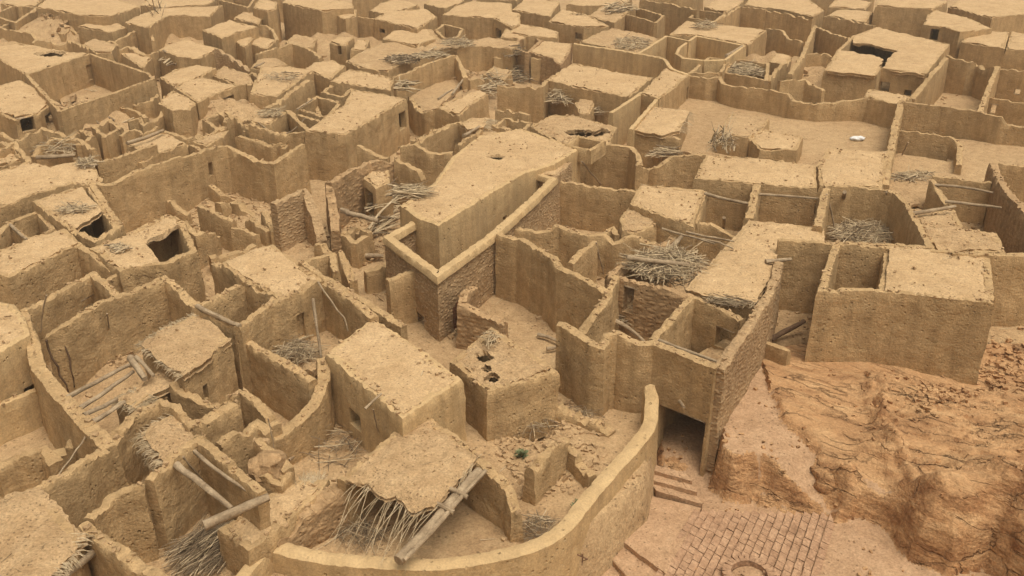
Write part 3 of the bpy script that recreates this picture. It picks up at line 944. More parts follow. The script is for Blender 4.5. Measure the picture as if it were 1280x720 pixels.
# pile house
W('brick footed wall under the thatch heap with a shadowed doorway', [(762, 343, 2.7), (780, 348, 2.7), (800, 354, 2.7), (833, 361, 2.65), (868, 369, 2.55)], t=.42, rag=.08, mat='mud_red', op=[(779, 356, 795, 389)])
W('ruined side wall holding up the thatch heap', [(762, 343, 2.7), (785, 325, 2.7), (812, 310, 2.7), (840, 297, 2.6)], t=.38, rag=.14, mat='mud_red')
PILE('big tangled heap of grey thatch on the brick footed wall', 832, 333, 44, 16, 520, 2.6, .4, 1.6, .019, 'frond', tilt=.16)
PILE('dark underside of rotten fronds hanging below the thatch heap', 846, 347, 34, 12, 160, 2.1, .4, 1.2, .016, 'dark_frond', tilt=.3)
LOG('thick grey log lying across the thatch heap', (784, 322, 3.2), (861, 331, 3.0), .11, .05)
LOG('short stump of log poking up behind the thatch heap', (837, 311, 2.7), (853, 295, 3.2), .12, .02)
LOG('crooked pale branch reaching over the thatch heap', (829, 286, 3.0), (893, 305, 2.9), .05, .25)
LOG('forked branch lying on the roof beside the crooked pale branch', (857, 290, 2.9), (918, 302, 2.8), .05, .2)
LOG('bent branch below the crooked pale branch', (872, 298, 2.9), (917, 311, 2.8), .05, .2)
H('long dusty roof with a torn stick fringe beside the gatehouse', [(857, 357), (893, 320), (925, 285), (937, 273), (985, 277), (1031, 282), (1031, 302), (979, 297), (968, 333), (945, 377), (915, 372), (885, 367)], z=2.75, fr=[(9, 40, .5, .1, ), (10, 40, .5, .1)], rough=1.3)
PILE('grey sticks showing along the torn edge of the long dusty roof', 915, 379, 26, 5, 60, 2.6, .1, 1.1, .016, 'dark_frond', dirs=-15)
LOG('log end sticking out over the recess beside the tower house', (957, 327, 2.9), (989, 324, 2.9), .09, .02)
# gatehouse
def gatehouse():
    loc = at(860, 480, 0)
    root = tag(empty('gatehouse', loc), 'tall gatehouse with a dark passage beside the rocky slope', 'gatehouse')
    W(None, [(697, 404, 2.75), (704, 405, 2.75), (724, 418, 2.75), (742, 430, 2.75), (752, 433, 2.7), (759, 419, 2.95), (772, 415, 3.0), (783, 422, 2.9), (800, 430, 2.75), (818, 427, 2.8), (897, 459, 2.7)], t=.42, rag=.03, g=-2.2, amp=.7, op=[(822, 512, 884, 650)], parent=root)
    W(None, [(898, 460, 2.7), (920, 429, 2.75), (945, 392, 2.8), (962, 365, 2.85), (969, 345, 2.9), (974, 327, 2.9)], t=.42, rag=.06, g=-2.2, mat='stone', parent=root)
    W(None, [(815, 424, 2.5), (838, 399, 2.6), (866, 370, 2.7)], t=.36, rag=.06, parent=root)
    W(None, [(866, 370, 2.7), (897, 384, 2.55), (929, 398, 2.5)], t=.34, rag=.05, op=[(897, 408, 917, 434)], parent=root)
    P0, P1 = Vector(at(818, 427, 2.8)[:2]), Vector(at(897, 459, 2.7)[:2])
    e = (P1 - P0).normalized()
    n_ = Vector((-e.y, e.x))
    if n_.y < 0: n_ = -n_
    q0 = P0 + e * .0 + n_ * .25
    q1, q2 = q0 + n_ * 6.0, P1 + n_ * 6.0
    fl = [(p.x, p.y, .95) for p in (P0 + n_ * .12 + e * .1, P0 + n_ * 5.5 + e * .1, Vector(at(948, 390, 2.8)[:2]) - e * .25, P1 + n_ * .12 - e * .1)]
    roof_mesh('upper_floor', fl, .2, 'ground', root, loc, .4, .02, [], 2, tuck=0)
    for pts in ([q0, q1], [q1, q2]):  # side and end walls added to keep light out of the passage
        path = [(p.x, p.y, .78) for p in pts]
        vs, fs = wall_geo(path, False, .4, -2.2, (), .02, 1.0, 5.5)
        recalc(link('passage_shade_wall', vs, fs, 'mud', root, loc))
    return root
gatehouse()
LOG('long thin beam lying just inside the gatehouse front parapet', (823, 425, 2.5), (899, 453, 2.45), .06, .08, name='roof_beam', cat='beam')
LOG('peg stuck in the gatehouse wall above the passage', (849, 500, 1.0), (855, 509, 1.1), .06, .0, name='wooden_peg', cat='peg')
W('curving ruined wall sweeping up behind the gatehouse parapet', [(727, 417, 2.0), (735, 402, 2.3), (747, 386, 2.6), (758, 374, 2.7), (764, 356, 2.8), (770, 345, 2.8)], t=.4, rag=.06)
PILE('tangle of sticks in the pit behind the gatehouse parapet', 775, 401, 22, 9, 80, .8, .4, 1.1, .018, 'dark_frond')
LOG('curved dark log in the pit behind the gatehouse parapet', (768, 400, 1.2), (806, 428, .9), .09, .12)
LOG('thin log lying on the floor of the yard beside the gatehouse', (672, 418, .2), (699, 427, .15), .08, .05)
LOG('short dark log lying near the gatehouse corner', (683, 436, .15), (698, 433, .15), .08, .03)
# tower house
H('massive tower house with a half open roof above the rocky slope', [(1022, 364), (1032, 330), (1042, 302), (1110, 307), (1175, 312), (1238, 320), (1243, 379), (1170, 372), (1100, 365)], z=3.1, t=.42, rag=.05, mat='mud', g=-1.2, roofs=[[(1108, 305), (1175, 310), (1238, 319), (1244, 380), (1172, 374), (1101, 366)]], rough=1.3, amp=.7, rthick=.16)
W('inner wall dividing the open room of the tower house', [(1103, 363, 2.9), (1109, 309, 2.9)], t=.3, rag=.02)
LOG('pole leaning inside the open room of the tower house', (1046, 311, 2.9), (1068, 362, .4), .08, .05, name='wooden_pole', cat='pole')
W('tall shaded wall closing the recess beside the tower house', [(973, 299, 3.3), (1005, 301, 3.3), (1040, 304, 3.3)], t=.42, rag=.04)
LOG('dark log leaning in the recess beside the tower house', (964, 424, .2), (1006, 401, .7), .11, .05, mat='dark_wood')
LOG('bent charred log at the mouth of the recess beside the tower house', (964, 432, .5), (972, 452, .0), .11, .1, mat='dark_wood')
R('roofless room floored with grey palm fronds', [(1031, 231), (1066, 232), (1100, 236), (1120, 241), (1133, 254), (1148, 280), (1163, 308), (1044, 303)], z=3.0, rag=.05, closed=False)
W('thick wall end between the frond floored room and the log topped room', [(1033, 235, 3.0), (1028, 258, 3.0), (1022, 282, 3.0)], t=.55, rag=.05)
PILE('grey carpet of palm fronds on the floor of a roofless room', 1082, 292, 40, 14, 620, .9, .4, 1.5, .02, 'frond')
LOG('upright pole standing against the back wall of the frond floored room', (1108, 240, 3.0), (1109, 279, .9), .045, .02, name='wooden_pole', cat='pole')
LOG('thick post leaning in the back corner of the frond floored room', (1056, 240, 2.9), (1050, 266, 1.0), .1, .02, name='wooden_pole', cat='pole')
LOG('pale pole leaning on the thick wall end of the frond floored room', (1033, 243, 3.0), (1044, 289, .9), .05, .05, name='wooden_pole', cat='pole')
LOG('slanting stick leaning in the corner of the frond floored room', (1126, 262, 2.6), (1111, 278, 1.0), .05, .02, name='wooden_pole', cat='pole')
H('rubble strewn roof with a log on its edge', [(1137, 258), (1165, 263), (1193, 260), (1206, 284), (1247, 291), (1258, 314), (1168, 313), (1150, 285)], z=2.5, rough=1.8, lump=.2, rmat='thatchroof')
LOG('pale palm log lying on the edge of the rubble strewn roof', (1140, 267, 2.75), (1194, 258, 2.85), .1, .06)
W('triangular wall end rising beside the log on the rubble strewn roof', [(1165, 224, 3.1), (1174, 238, 2.7), (1185, 256, 2.4)], t=.4, rag=.05)
W('back wall of the twin log room', [(1166, 220, 2.7), (1200, 223, 2.7), (1240, 228, 2.7)], t=.4, rag=.04)
LOG('upper of the two bent logs spanning the small end room', (1168, 231, 2.9), (1241, 241, 2.9), .07, .15, group='two bent logs over the small end room')
LOG('lower of the two bent logs spanning the small end room', (1181, 252, 2.7), (1252, 260, 2.7), .08, .2, group='two bent logs over the small end room')
W('high rough wall slanting off the edge of the picture beside the twin log room', [(1242, 204, 3.0), (1250, 222, 3.1), (1262, 241, 3.1), (1282, 264, 3.1), (1310, 300, 3.1)], t=.5, rag=.08, mat='mud_red')
W('wall behind the high rough slanting wall', [(1244, 204, 2.8), (1300, 210, 2.8)], t=.4, rag=.05)
W('shaded ledge wall beside the tower house', [(1190, 315, 3.2), (1240, 318, 3.2), (1320, 318, 3.2)], t=.45, rag=.03)
H('long flat roof above the two log topped rooms', [(868, 222), (882, 193), (920, 195), (960, 198), (1021, 206), (1021, 235), (985, 232), (947, 229)], z=2.7, rough=1.2)
H('square flat roof next to the frond floored room', [(1022, 205), (1035, 184), (1075, 186), (1112, 189), (1102, 233), (1066, 233), (1025, 231)], z=2.75, rough=1.2)
W('thick wall between the two log topped rooms', [(946, 230, 2.7), (942, 250, 2.7), (937, 273, 2.7)], t=.55, rag=.05)
W('outer wall of the smaller log topped room', [(880, 238, 2.6), (872, 259, 2.5), (867, 279, 2.4)], t=.5, rag=.05)
LOG('pale log spanning the smaller log topped room', (881, 242, 2.6), (940, 255, 2.6), .09, .1)
LOG('straight log spanning the wider log topped room', (948, 243, 2.6), (1023, 248, 2.6), .07, .08)
LOG('short post standing inside the smaller log topped room', (905, 272, 1.2), (904, 287, .1), .08, .02, name='wooden_pole', cat='pole')
# ================================================================ right middle and far right
W('long smooth courtyard wall with a stepped notch below the two door house', [(861, 93, 2.7), (885, 98, 2.6), (900, 96, 2.7), (904, 105, 2.4), (930, 109, 2.5), (960, 112, 2.6), (985, 117, 2.6), (992, 126, 2.2), (1022, 129, 2.2), (1068, 125, 2.4), (1088, 120, 2.7), (1123, 130, 2.7)], rag=.05)
W('thick dividing wall running between the two long courtyards', [(1127, 126, 2.8), (1121, 150, 2.8), (1114, 183, 2.7), (1106, 228, 2.6)], t=.55, rag=.06)
W('long plain wall stepping down at the end of the wide courtyard', [(1127, 127, 2.9), (1175, 132, 2.8), (1222, 139, 2.8), (1253, 146, 2.8), (1260, 156, 2.3), (1300, 161, 2.2)], rag=.03)
W('lower plain wall in front of the long stepped wall', [(1122, 162, 2.3), (1155, 166, 2.3), (1191, 171, 2.3), (1200, 181, 2.0), (1199, 206, 1.8)], t=.36, rag=.05)
LOG('two thin sticks crossing against the lower plain wall', (1135, 178, 2.1), (1121, 211, .2), .05, .05, name='wooden_pole', cat='pole')
PILE('grey frond litter at the edge of the courtyard beside the dividing wall', 1140, 222, 30, 5, 90, 1.2, .15, 1.5, .025)
H('block shaped house with two dark doors and a sunken court in its roof', [(1030, 88), (1047, 62), (1065, 45), (1095, 34), (1142, 45), (1188, 55), (1158, 92), (1102, 85), (1096, 93)], z=3.0, rag=.04,
  roofs=[[(1030, 89), (1047, 62), (1080, 66), (1107, 72), (1101, 86), (1096, 94)], [(1064, 52), (1066, 44), (1095, 33), (1142, 44), (1189, 55), (1158, 93), (1101, 85), (1108, 72), (1121, 62)]],
  op=[(1101, 102, 1113, 114), (1131, 112, 1140, 119)])
W('sloping stair wall beside the two door house', [(1140, 123, 1.8), (1160, 98, 2.9), (1184, 71, 2.9)], t=.5, rag=.06)
W('tall pitted wall of the room next to the two door house', [(1183, 71, 2.9), (1212, 74, 3.0), (1222, 80, 2.6), (1247, 83, 3.0)], t=.42, rag=.12)
W('narrow wall between the two pitted rooms', [(1247, 83, 2.9), (1236, 110, 2.9), (1225, 139, 2.8)], t=.5, rag=.05)
W('far pitted wall at the edge of the picture', [(1250, 85, 2.8), (1300, 91, 2.8)], t=.42, rag=.06, op=[(1268, 111, 1276, 118)])
W('small wall with a doorway inside the last pitted room', [(1235, 122, 2.3), (1260, 126, 2.3), (1300, 132, 2.3)], t=.36, rag=.06, op=[(1238, 129, 1246, 142)])
H('small flat topped block leaning on the stepped courtyard wall', [(1078, 121), (1086, 110), (1120, 116), (1140, 120), (1122, 131)], z=2.6)
H('rounded fluted house with a pointed black doorway', [(1154, 30), (1160, 17), (1170, 12), (1210, 22), (1240, 35), (1200, 40), (1180, 33)], z=3.6, op=[(1163, 36, 1174, 50)], amp=1.6, edge=.08)
H('low roofed house sprinkled with sticks at the far right', [(1202, 52), (1214, 37), (1262, 39), (1256, 60)], z=3.0, rough=1.3)
H('half seen flat roof at the far right edge', [(1258, 60), (1264, 40), (1310, 42), (1310, 66)], z=3.0)
H('long tall block with a straight top near the far right corner', [(1094, 7), (1104, -6), (1140, -6), (1185, 2), (1166, 11), (1130, 9)], z=3.9, op=())
H('flat house filling the far right corner', [(1186, 8), (1205, -4), (1290, -2), (1290, 16), (1240, 22)], z=3.4, rough=1.4)
H('dusty roof behind the two door house', [(1033, 19), (1050, 11), (1092, 14), (1082, 27)], z=2.8, rough=1.4)
W('far wall slanting behind the dusty roof', [(958, 13, 2.9), (990, 18, 2.9), (1017, 24, 2.9)], rag=.08)
W('slanting partition dropping towards the two door house', [(1019, 31, 2.9), (1012, 48, 2.9), (1004, 67, 2.8), (987, 93, 2.6)], t=.5, rag=.08)
W('wall of the long narrow room behind the two door house', [(1018, 33, 2.9), (1040, 41, 2.8), (1063, 48, 2.8)], rag=.06)
W('upper wall of the long narrow room behind the two door house', [(1031, 20, 2.9), (1060, 25, 2.9), (1093, 32, 2.9)], rag=.05)
W('stepped ruin wall with a notch below the far slanting wall', [(958, 33, 2.8), (980, 38, 2.8), (985, 48, 2.3), (1003, 52, 2.3)], rag=.06)
W('low wall in front of the slanting partition', [(1004, 68, 2.4), (1030, 66, 2.5), (1040, 70, 2.3)], rag=.1)
W('broken wall above the notch of the smooth courtyard wall', [(974, 101, 2.5), (1007, 98, 2.5), (1013, 106, 2.1), (1030, 112, 2.0)], rag=.1)
W('sharp fin of wall rising behind the smooth courtyard wall', [(962, 98, 2.2), (974, 82, 2.5), (983, 78, 2.6)], t=.4, rag=.2)
H('narrow rubble roof at the head of the smooth courtyard wall', [(962, 76), (968, 66), (990, 70), (985, 82)], z=2.2, rough=2)
# small roofs left of the wide courtyard
H('small straw patched roof at the near end of the smooth courtyard', [(897, 166), (911, 142), (962, 147), (952, 164), (935, 172)], z=2.2, rough=1.2, rmat='thatchroof', edge=.03)
H('low rectangular roof between the patched roof and the bare courtyard floor', [(936, 173), (948, 160), (1004, 170), (996, 187), (950, 185)], z=2.1, rough=1.1, edge=.03)
PILE('spray of grey palm leaves standing on the patched roof', 904, 181, 16, 8, 90, 2.3, .3, 1.9, .03, dirs=70, tilt=.3)
PILE('dry stalks scattered beside the dark gap by the patched roof', 832, 194, 14, 4, 60, 1.4, .3, 1.8, .03, dirs=10)
H('roof beside the windowed passage house', [(790, 161), (816, 131), (862, 137), (850, 161), (826, 167)], z=2.6, fr=[(2, 50, .6, .6)])
H('narrow passage house with a tall slit window', [(800, 116), (832, 84), (862, 93), (842, 110), (824, 123)], z=2.8, op=[(855, 108, 859, 126)], rough=1.2)
R('narrow corridor room with plastered rim beside the passage house', [(764, 141), (802, 116), (822, 123), (789, 161)], z=2.7, rag=.02, mat='plaster', closed=False)
W('ragged front wall below the roof beside the passage house', [(787, 160, 2.6), (806, 164, 2.5), (826, 170, 2.3), (851, 172, 2.4)], rag=.12)
W('dark tall wall dipping towards the long log topped roof', [(797, 208, 2.0), (810, 211, 1.7), (822, 208, 1.9), (840, 195, 2.4), (883, 193, 2.5)], rag=.05)
W('rounded end wall behind the bare yard', [(735, 180, 2.8), (765, 181, 2.8), (790, 184, 2.8), (798, 195, 2.7), (800, 206, 2.5)], rag=.03, t=.45)
PILE('fan of grey stalks on the floor by the rounded end wall', 776, 228, 14, 5, 60, .1, .5, 1.9, .028, dirs=75, tilt=.35)
LOG('curved pole leaning by the rounded end wall', (727, 202, 2.8), (752, 231, .3), .05, .2, name='wooden_pole', cat='pole')
H('caved in house with a round hole torn in its roof', [(662, 157), (690, 143), (720, 144), (742, 150), (772, 158), (762, 178), (735, 176), (700, 180)], z=2.7, rough=1.6, rmat='thatchroof', holes=[(722, 165, .8), (731, 166, .9), (741, 167, .8), (755, 164, .5)])
H('long pale flat roof with a shadowed front wall', [(683, 99), (700, 87), (718, 78), (765, 88), (816, 96), (786, 121), (735, 111)], z=2.8, rough=1.2)
W('smooth tall wall curving behind the long pale roof', [(718, 55, 3.0), (760, 61, 3.0), (797, 67, 3.0), (820, 71, 3.0), (832, 75, 3.0), (836, 82, 3.0), (845, 88, 2.9), (861, 93, 2.8)], mat='plaster', rag=.02, amp=.5, smooth=3)
H('roof littered with pale straw above the smooth curving wall', [(724, 52), (742, 43), (765, 34), (800, 41), (826, 48), (797, 66)], z=2.8, rough=2, rmat='thatchroof')
PILE('pale straw spread over the roof above the curving wall', 790, 55, 22, 7, 200, 2.9, .15, 1.4, .03)
R('pocket shaped room between the straw roof and the rounded plaster room', [(798, 67), (833, 45), (861, 51)], z=3.0, rag=.02, mat='plaster', closed=False)
R('rounded plastered room with a thick smooth rim', [(846, 67), (849, 60), (870, 45), (900, 51), (930, 57), (906, 75), (882, 76), (855, 73)], z=2.8, rag=.015, mat='plaster', amp=.4)
LOG('short log across the corner of the rounded plastered room', (908, 70, 2.8), (928, 58, 2.8), .15, .03)
H('wide dusty roof behind the rounded plastered room', [(836, 43), (858, 25), (890, 30), (925, 33), (959, 36), (936, 55), (903, 49), (871, 43)], z=2.9, rough=1.4)
R('small debris filled room beside the frond pile room', [(863, 91), (886, 72), (911, 73), (901, 90)], z=2.5, rag=.06)
R('low walled room holding a big pile of cut fronds', [(905, 90), (918, 74), (960, 79), (958, 100)], z=2.2, rag=.06)
PILE('big pile of cut grey fronds in a low walled room', 927, 92, 24, 8, 260, 1.6, .6, 2.2, .035)
W('brick stub wall beside the two frond heaps', [(622, 107, 2.6), (650, 108, 2.6), (677, 109, 2.7), (684, 100, 2.7)], rag=.1)
PILE('heap of tangled fronds against the pale roofed house', 702, 122, 18, 9, 220, 1.5, .6, 2.0, .03)
PILE('dark rotten fronds beside a broken mud lump', 749, 134, 11, 10, 120, 1.3, .5, 1.6, .03, 'dark_frond')
H('broken mud lump roof between the two dark frond heaps', [(718, 128), (732, 118), (746, 122), (738, 140), (724, 142)], z=2.0, rough=2.5, rmat='thatchroof')
H('reddish mud house with a frond trimmed wall', [(660, 64), (678, 50), (715, 54), (712, 66), (700, 80), (690, 72)], z=2.7, mat='mud_red', rough=1.5)
W('small wall projecting from the reddish mud house', [(664, 72, 2.4), (687, 71, 2.5), (704, 82, 2.2)], rag=.1)
H('flat topped block with a thick pale slab roof', [(636, 40), (650, 29), (698, 38), (696, 47), (660, 45)], z=3.0)
H('wide house with a low dark doorway and dipping roof', [(686, 26), (700, 12), (730, 16), (762, 32), (730, 33)], z=2.9, op=[(720, 41, 729, 49)], rough=1.6, holes=[(722, 18, 1.0), (732, 19, .8)])
H('half thatched roof beside the dipping roof', [(735, 20), (752, 8), (795, 8), (768, 28)], z=3.0, rmat='thatchroof', rough=1.9, holes=[(766, 14, 1.0), (772, 13, .7)])
R('square sunken room with a rounded corner below the tall far wall', [(780, 17), (795, 9), (829, 19), (820, 28)], z=3.0, rag=.05)
W('tall far wall running towards the small square room', [(803, 0, 3.6), (840, 5, 3.6), (873, 12, 3.6)], rag=.05)
R('small square room at the end of the tall far wall', [(862, 22), (873, 12), (906, 17), (893, 27)], z=3.0, rag=.03)
W('slanting far wall beside the small square room', [(894, 27, 2.9), (925, 8, 3.0), (958, 12, 3.0)], rag=.05)
H('scrubby far roof above the slanting wall', [(880, 8), (900, -4), (930, 0), (922, 8), (905, 15)], z=3.0, rough=2)
H('far roof touching the top edge above the smooth courtyard', [(930, 6), (940, -6), (1010, -2), (1030, 12), (1017, 20), (975, 11)], z=2.9, rough=1.6)
H('little roof wedged between the dusty far roofs', [(1035, 8), (1048, -4), (1090, 2), (1082, 11)], z=2.8)
H('pale slab roof high in the picture behind the dark doorway', [(640, 12), (660, -5), (700, 2), (688, 20)], z=2.9)
H('plain roof high in the picture beside the half thatched one', [(708, 5), (722, -7), (790, -2), (770, 8)], z=2.9)

# ================================================================ left middle
H('wide pale roof ending in broken thatch on the left', [(-12, 262), (-12, 216), (36, 201), (62, 208), (85, 203), (108, 195), (128, 222), (118, 231), (92, 228), (40, 243)], z=2.8, rough=1.4)
LOG('long log lying along the wall behind the wide pale roof', (46, 197, 2.9), (93, 194, 2.9), .12, .1)
PILE('grey brush heaped behind the log of the wide pale roof', 72, 188, 20, 8, 90, 1.5, .4, 2.0, .025)
H('house with fallen front whose roof hangs over a black room', [(40, 252), (76, 240), (112, 227), (150, 283), (118, 304), (85, 286)], z=2.7, roofs=[[(40, 252), (76, 240), (104, 230), (133, 262), (100, 282), (86, 287)]], rag=.08, rough=1.5)
PILE('ladder like row of sticks on the roof above the black room', 90, 263, 18, 5, 70, 2.75, .15, 1.2, .025)
R('small sunken room with a pole across it at the left edge', [(10, 278), (48, 264), (66, 286), (34, 300)], z=2.3, rag=.04)
LOG('pole lying over the small sunken room at the left edge', (13, 281, 2.5), (33, 299, 2.5), .08, .04)
H('long dusty house with a straight front at the left edge', [(-25, 342), (-5, 312), (40, 296), (80, 284), (103, 302), (60, 322), (10, 345)], z=3.0, rough=1.5)
H('L shaped mud house with a black doorway and a hollow side room', [(112, 310), (160, 292), (211, 267), (231, 278), (246, 312), (208, 329), (168, 333), (150, 338)], z=2.9, roofs=[[(112, 310), (160, 290), (211, 266), (232, 277), (185, 300), (207, 328), (167, 334), (150, 339)]], op=[(166, 346, 180, 362)], rag=.06, rough=1.4)
PILE('scatter of pale scraps on the roof of the L shaped house', 150, 311, 10, 4, 40, 2.95, .1, .8, .03)
W('low wall running off from the hollow side room', [(231, 278, 2.5), (245, 292, 2.1), (262, 290, 1.9), (270, 296, 1.4)], rag=.14)
W('broad wall facing the ruined square with a pale rough surface', [(122, 230, 2.8), (140, 231, 2.7), (165, 216, 3.0), (192, 205, 3.2), (232, 194, 3.3), (262, 185, 3.3)], rag=.06, op=[(258, 201, 266, 219)])
W('wall with a long sagging top beside the ruined square', [(262, 185, 3.3), (284, 182, 3.2), (303, 191, 2.9), (320, 200, 2.7), (342, 204, 2.7), (360, 191, 3.0), (379, 179, 3.2)], rag=.05)
W('thin wall dividing the black room from the ruined square', [(113, 227, 2.8), (132, 256, 2.7), (151, 284, 2.6)], t=.4, rag=.06)
W('wall behind the broad wall facing the ruined square', [(119, 201, 2.8), (140, 199, 2.7), (160, 192, 2.8), (176, 186, 2.8), (194, 180, 2.8)], rag=.06)
W('low broken wall on the crest behind the ruined square', [(174, 203, 2.2), (186, 197, 2.2), (197, 192, 2.2)], rag=.1)
W('leaning slab of wall in the middle of the ruined square', [(249, 256, 2.2), (270, 266, 2.1), (292, 277, 1.9)], t=.34, rag=.08)
W('small broken wall near the leaning slab of the ruined square', [(290, 285, 1.6), (305, 286, 1.6), (322, 292, 1.5)], t=.34, rag=.1)
W('crumbled wall heap at the top of the ruined square', [(272, 255, 1.4), (290, 248, 1.4), (304, 258, 1.2), (318, 262, 1.0)], t=.6, rag=.3)
W('rubble edge wall at the foot of the ruined square', [(262, 322, 1.1), (290, 314, 1.2), (318, 306, 1.2)], t=.6, rag=.2)
W('leaning wall with a broken stone edge beside the arched ruin', [(341, 254, 2.6), (360, 245, 2.7), (380, 236, 2.8), (388, 255, 2.2), (396, 275, 1.6), (403, 300, .9)], t=.5, rag=.12, mat='stone')
W('arched ruin wall with a black doorway and stone courses', [(411, 228, 2.9), (430, 217, 2.9), (460, 202, 3.0), (475, 200, 2.9), (492, 203, 2.6)], t=.5, rag=.12, mat='mud_red', op=[(460, 237, 477, 264)])
W('side wall of the arched ruin falling towards the lane', [(411, 228, 2.8), (416, 255, 2.2), (419, 285, 1.8)], t=.5, rag=.2, mat='mud_red')
H('scrap of roof clinging to the arched ruin', [(455, 222), (462, 213), (486, 212), (488, 226), (470, 234)], z=2.5, rough=1.6, op=[(460, 238, 474, 268)])
W('curved inner wall of the arched ruin', [(495, 198, 2.9), (510, 206, 2.7), (524, 214, 2.5), (530, 226, 2.0)], rag=.12)
W('wall dipping in the middle behind the arched ruin', [(447, 182, 2.9), (460, 188, 2.7), (475, 194, 2.5), (486, 197, 2.4)], rag=.06)
W('curved wall leading to the smooth roofed house', [(500, 183, 2.8), (518, 180, 2.9), (537, 190, 2.6), (550, 192, 2.5), (566, 190, 2.6)], rag=.06)
PILE('long grey palm trunks and ribs leaning beside the smooth roofed house', 482, 277, 8, 18, 60, .3, 1.2, 3.2, .05, dirs=62, tilt=.2)
PILE('grey frond spray on the corner of the smooth roofed house', 515, 244, 16, 6, 120, 3.3, .3, 1.8, .024, dirs=15)
LOG('bent trunk lying in the lane of the arched ruin', (441, 323, .3), (480, 320, .3), .14, .25)
LOG('arched beam left hanging in the arched ruin', (428, 263, 2.0), (471, 277, 1.9), .14, .35)
R('open ended small room beside the lane of the arched ruin', [(378, 327), (415, 317), (420, 337)], z=2.3, rag=.05, closed=False)
W('broken stump of wall in the lane of the arched ruin', [(426, 315, 1.7), (434, 333, 1.5), (443, 352, 1.0)], t=.4, rag=.2)
W('low wall crossing the lane of the arched ruin', [(456, 341, 1.0), (470, 336, 1.1), (486, 329, 1.1)], t=.45, rag=.2)
R('tiny room behind the grey streaked wall', [(28, 389), (70, 366), (115, 342), (148, 370)], z=2.9, rag=.06, closed=False, op=[(98, 369, 118, 386)])
W('short plain wall by the black doorway of the L shaped house', [(127, 353, 2.6), (140, 345, 2.6), (156, 338, 2.7)], rag=.03, t=.36)
W('wall rising to a corner in front of the L shaped house', [(178, 358, 2.6), (204, 346, 2.9), (224, 362, 2.9)], rag=.05, t=.38)
W('wall end standing beside the roofed doorway house', [(268, 327, 2.6), (285, 337, 2.7), (304, 349, 2.8)], rag=.05, t=.36)
W('low wall inside the yard of the L shaped house', [(208, 328, 1.4), (222, 322, 1.4), (232, 316, 1.4)], rag=.05, t=.36)
PILE('pale rubbish and sticks in the yard of the L shaped house', 248, 330, 14, 7, 90, .1, .3, 1.0, .025)
def dome_oven():
    bm = bmesh.new()
    bmesh.ops.create_uvsphere(bm, u_segments=24, v_segments=14, radius=1.0)
    for v in bm.verts:
        v.co.x *= 1.25; v.co.y *= 1.0
        v.co += Vector((nz(v.co.x * 2, v.co.y * 2, v.co.z * 2),) * 3) * .1
    me = bpy.data.meshes.new('mud_oven')
    bm.to_mesh(me); bm.free()
    for p in me.polygons: p.use_smooth = True
    me.materials.append(MAT['mud'])
    o = bpy.data.objects.new('mud_oven', me)
    COL.objects.link(o)
    p = at(54, 366, 1.2)
    o.location = (p[0], p[1], .3)
    o.scale = (1, 1, 1.1)
    tag(o, 'rounded mud oven against the long dusty house at the left edge', 'oven')
dome_oven()

# ================================================================ upper middle
H('big flat roofed house with a tall dark doorway in its side', [(381, 163), (405, 146), (430, 130), (440, 111), (475, 115), (508, 124), (470, 146), (432, 168)], z=3.1, op=[(495, 139, 504, 162)], rough=1.1)
H('pale flat roof behind the big flat roofed house', [(413, 101), (436, 85), (465, 90), (493, 97), (488, 113), (450, 107)], z=3.2, rough=1.2)
R('square pit room next to the big flat roofed house', [(373, 136), (396, 121), (424, 128), (408, 147)], z=2.8, rag=.06)
R('small pit room behind the square pit room', [(404, 115), (417, 104), (440, 110), (428, 121)], z=2.9, rag=.05)
H('broad dusty roof with rubble along its edge', [(312, 117), (320, 98), (326, 84), (362, 82), (392, 88), (372, 102), (346, 120)], z=2.9, rough=1.5)
W('tall wall of mud bricks running beside the broad dusty roof', [(334, 135, 2.8), (360, 118, 2.8), (388, 99, 2.8)], t=.6, rag=.16)
H('small square roof over the rope hung room', [(313, 152), (322, 136), (358, 140), (338, 154)], z=2.8, rough=1.2)
R('small room with a branch sagging across it', [(360, 139), (372, 143), (402, 152), (386, 163)], z=2.7, rag=.06)
LOG('thin branch sagging like a rope across a small room', (322, 153, 2.9), (382, 147, 2.9), .045, .1, sag=.9)
LOG('pole bridging the square pit room', (371, 137, 3.0), (391, 124, 3.0), .06, .03)
W('wall stepping down between the pit rooms and the ruined square', [(280, 150, 2.6), (292, 144, 2.7), (300, 152, 2.4), (318, 161, 2.4)], rag=.1)
W('front wall of the rope hung room', [(313, 155, 2.7), (330, 160, 2.6), (352, 168, 2.5), (381, 165, 2.8)], rag=.08)
W('ragged wall at the back of the debris terrace', [(492, 97, 2.8), (515, 88, 2.9), (540, 77, 3.0), (570, 69, 3.1)], rag=.06)
W('slanted end wall of the debris terrace', [(570, 69, 3.1), (576, 82, 2.6), (582, 95, 2.2)], rag=.06)
LOG('pole leaning on the back wall of the debris terrace', (541, 77, 3.0), (564, 104, .6), .09, .03, name='wooden_pole', cat='pole')
PILE('pale roots and branches at the corner of the pale flat roof', 505, 110, 10, 5, 40, 2.6, .4, 2.0, .05)
H('lower roof with a ragged edge at the end of the debris terrace', [(545, 133), (560, 126), (575, 120), (600, 111), (610, 117), (590, 130), (574, 144)], z=2.5, rough=1.5)
W('curved low wall below the debris terrace', [(513, 120, 2.2), (520, 133, 2.0), (534, 140, 2.0), (546, 134, 2.4)], rag=.1)
LOG('pale branch slanting over the ragged lower roof', (565, 118, 2.6), (578, 100, 2.9), .1, .15)
PILE('dead branches hanging beside the dark gap of the ragged lower roof', 618, 108, 12, 12, 70, 1.5, .9, 2.6, .05)
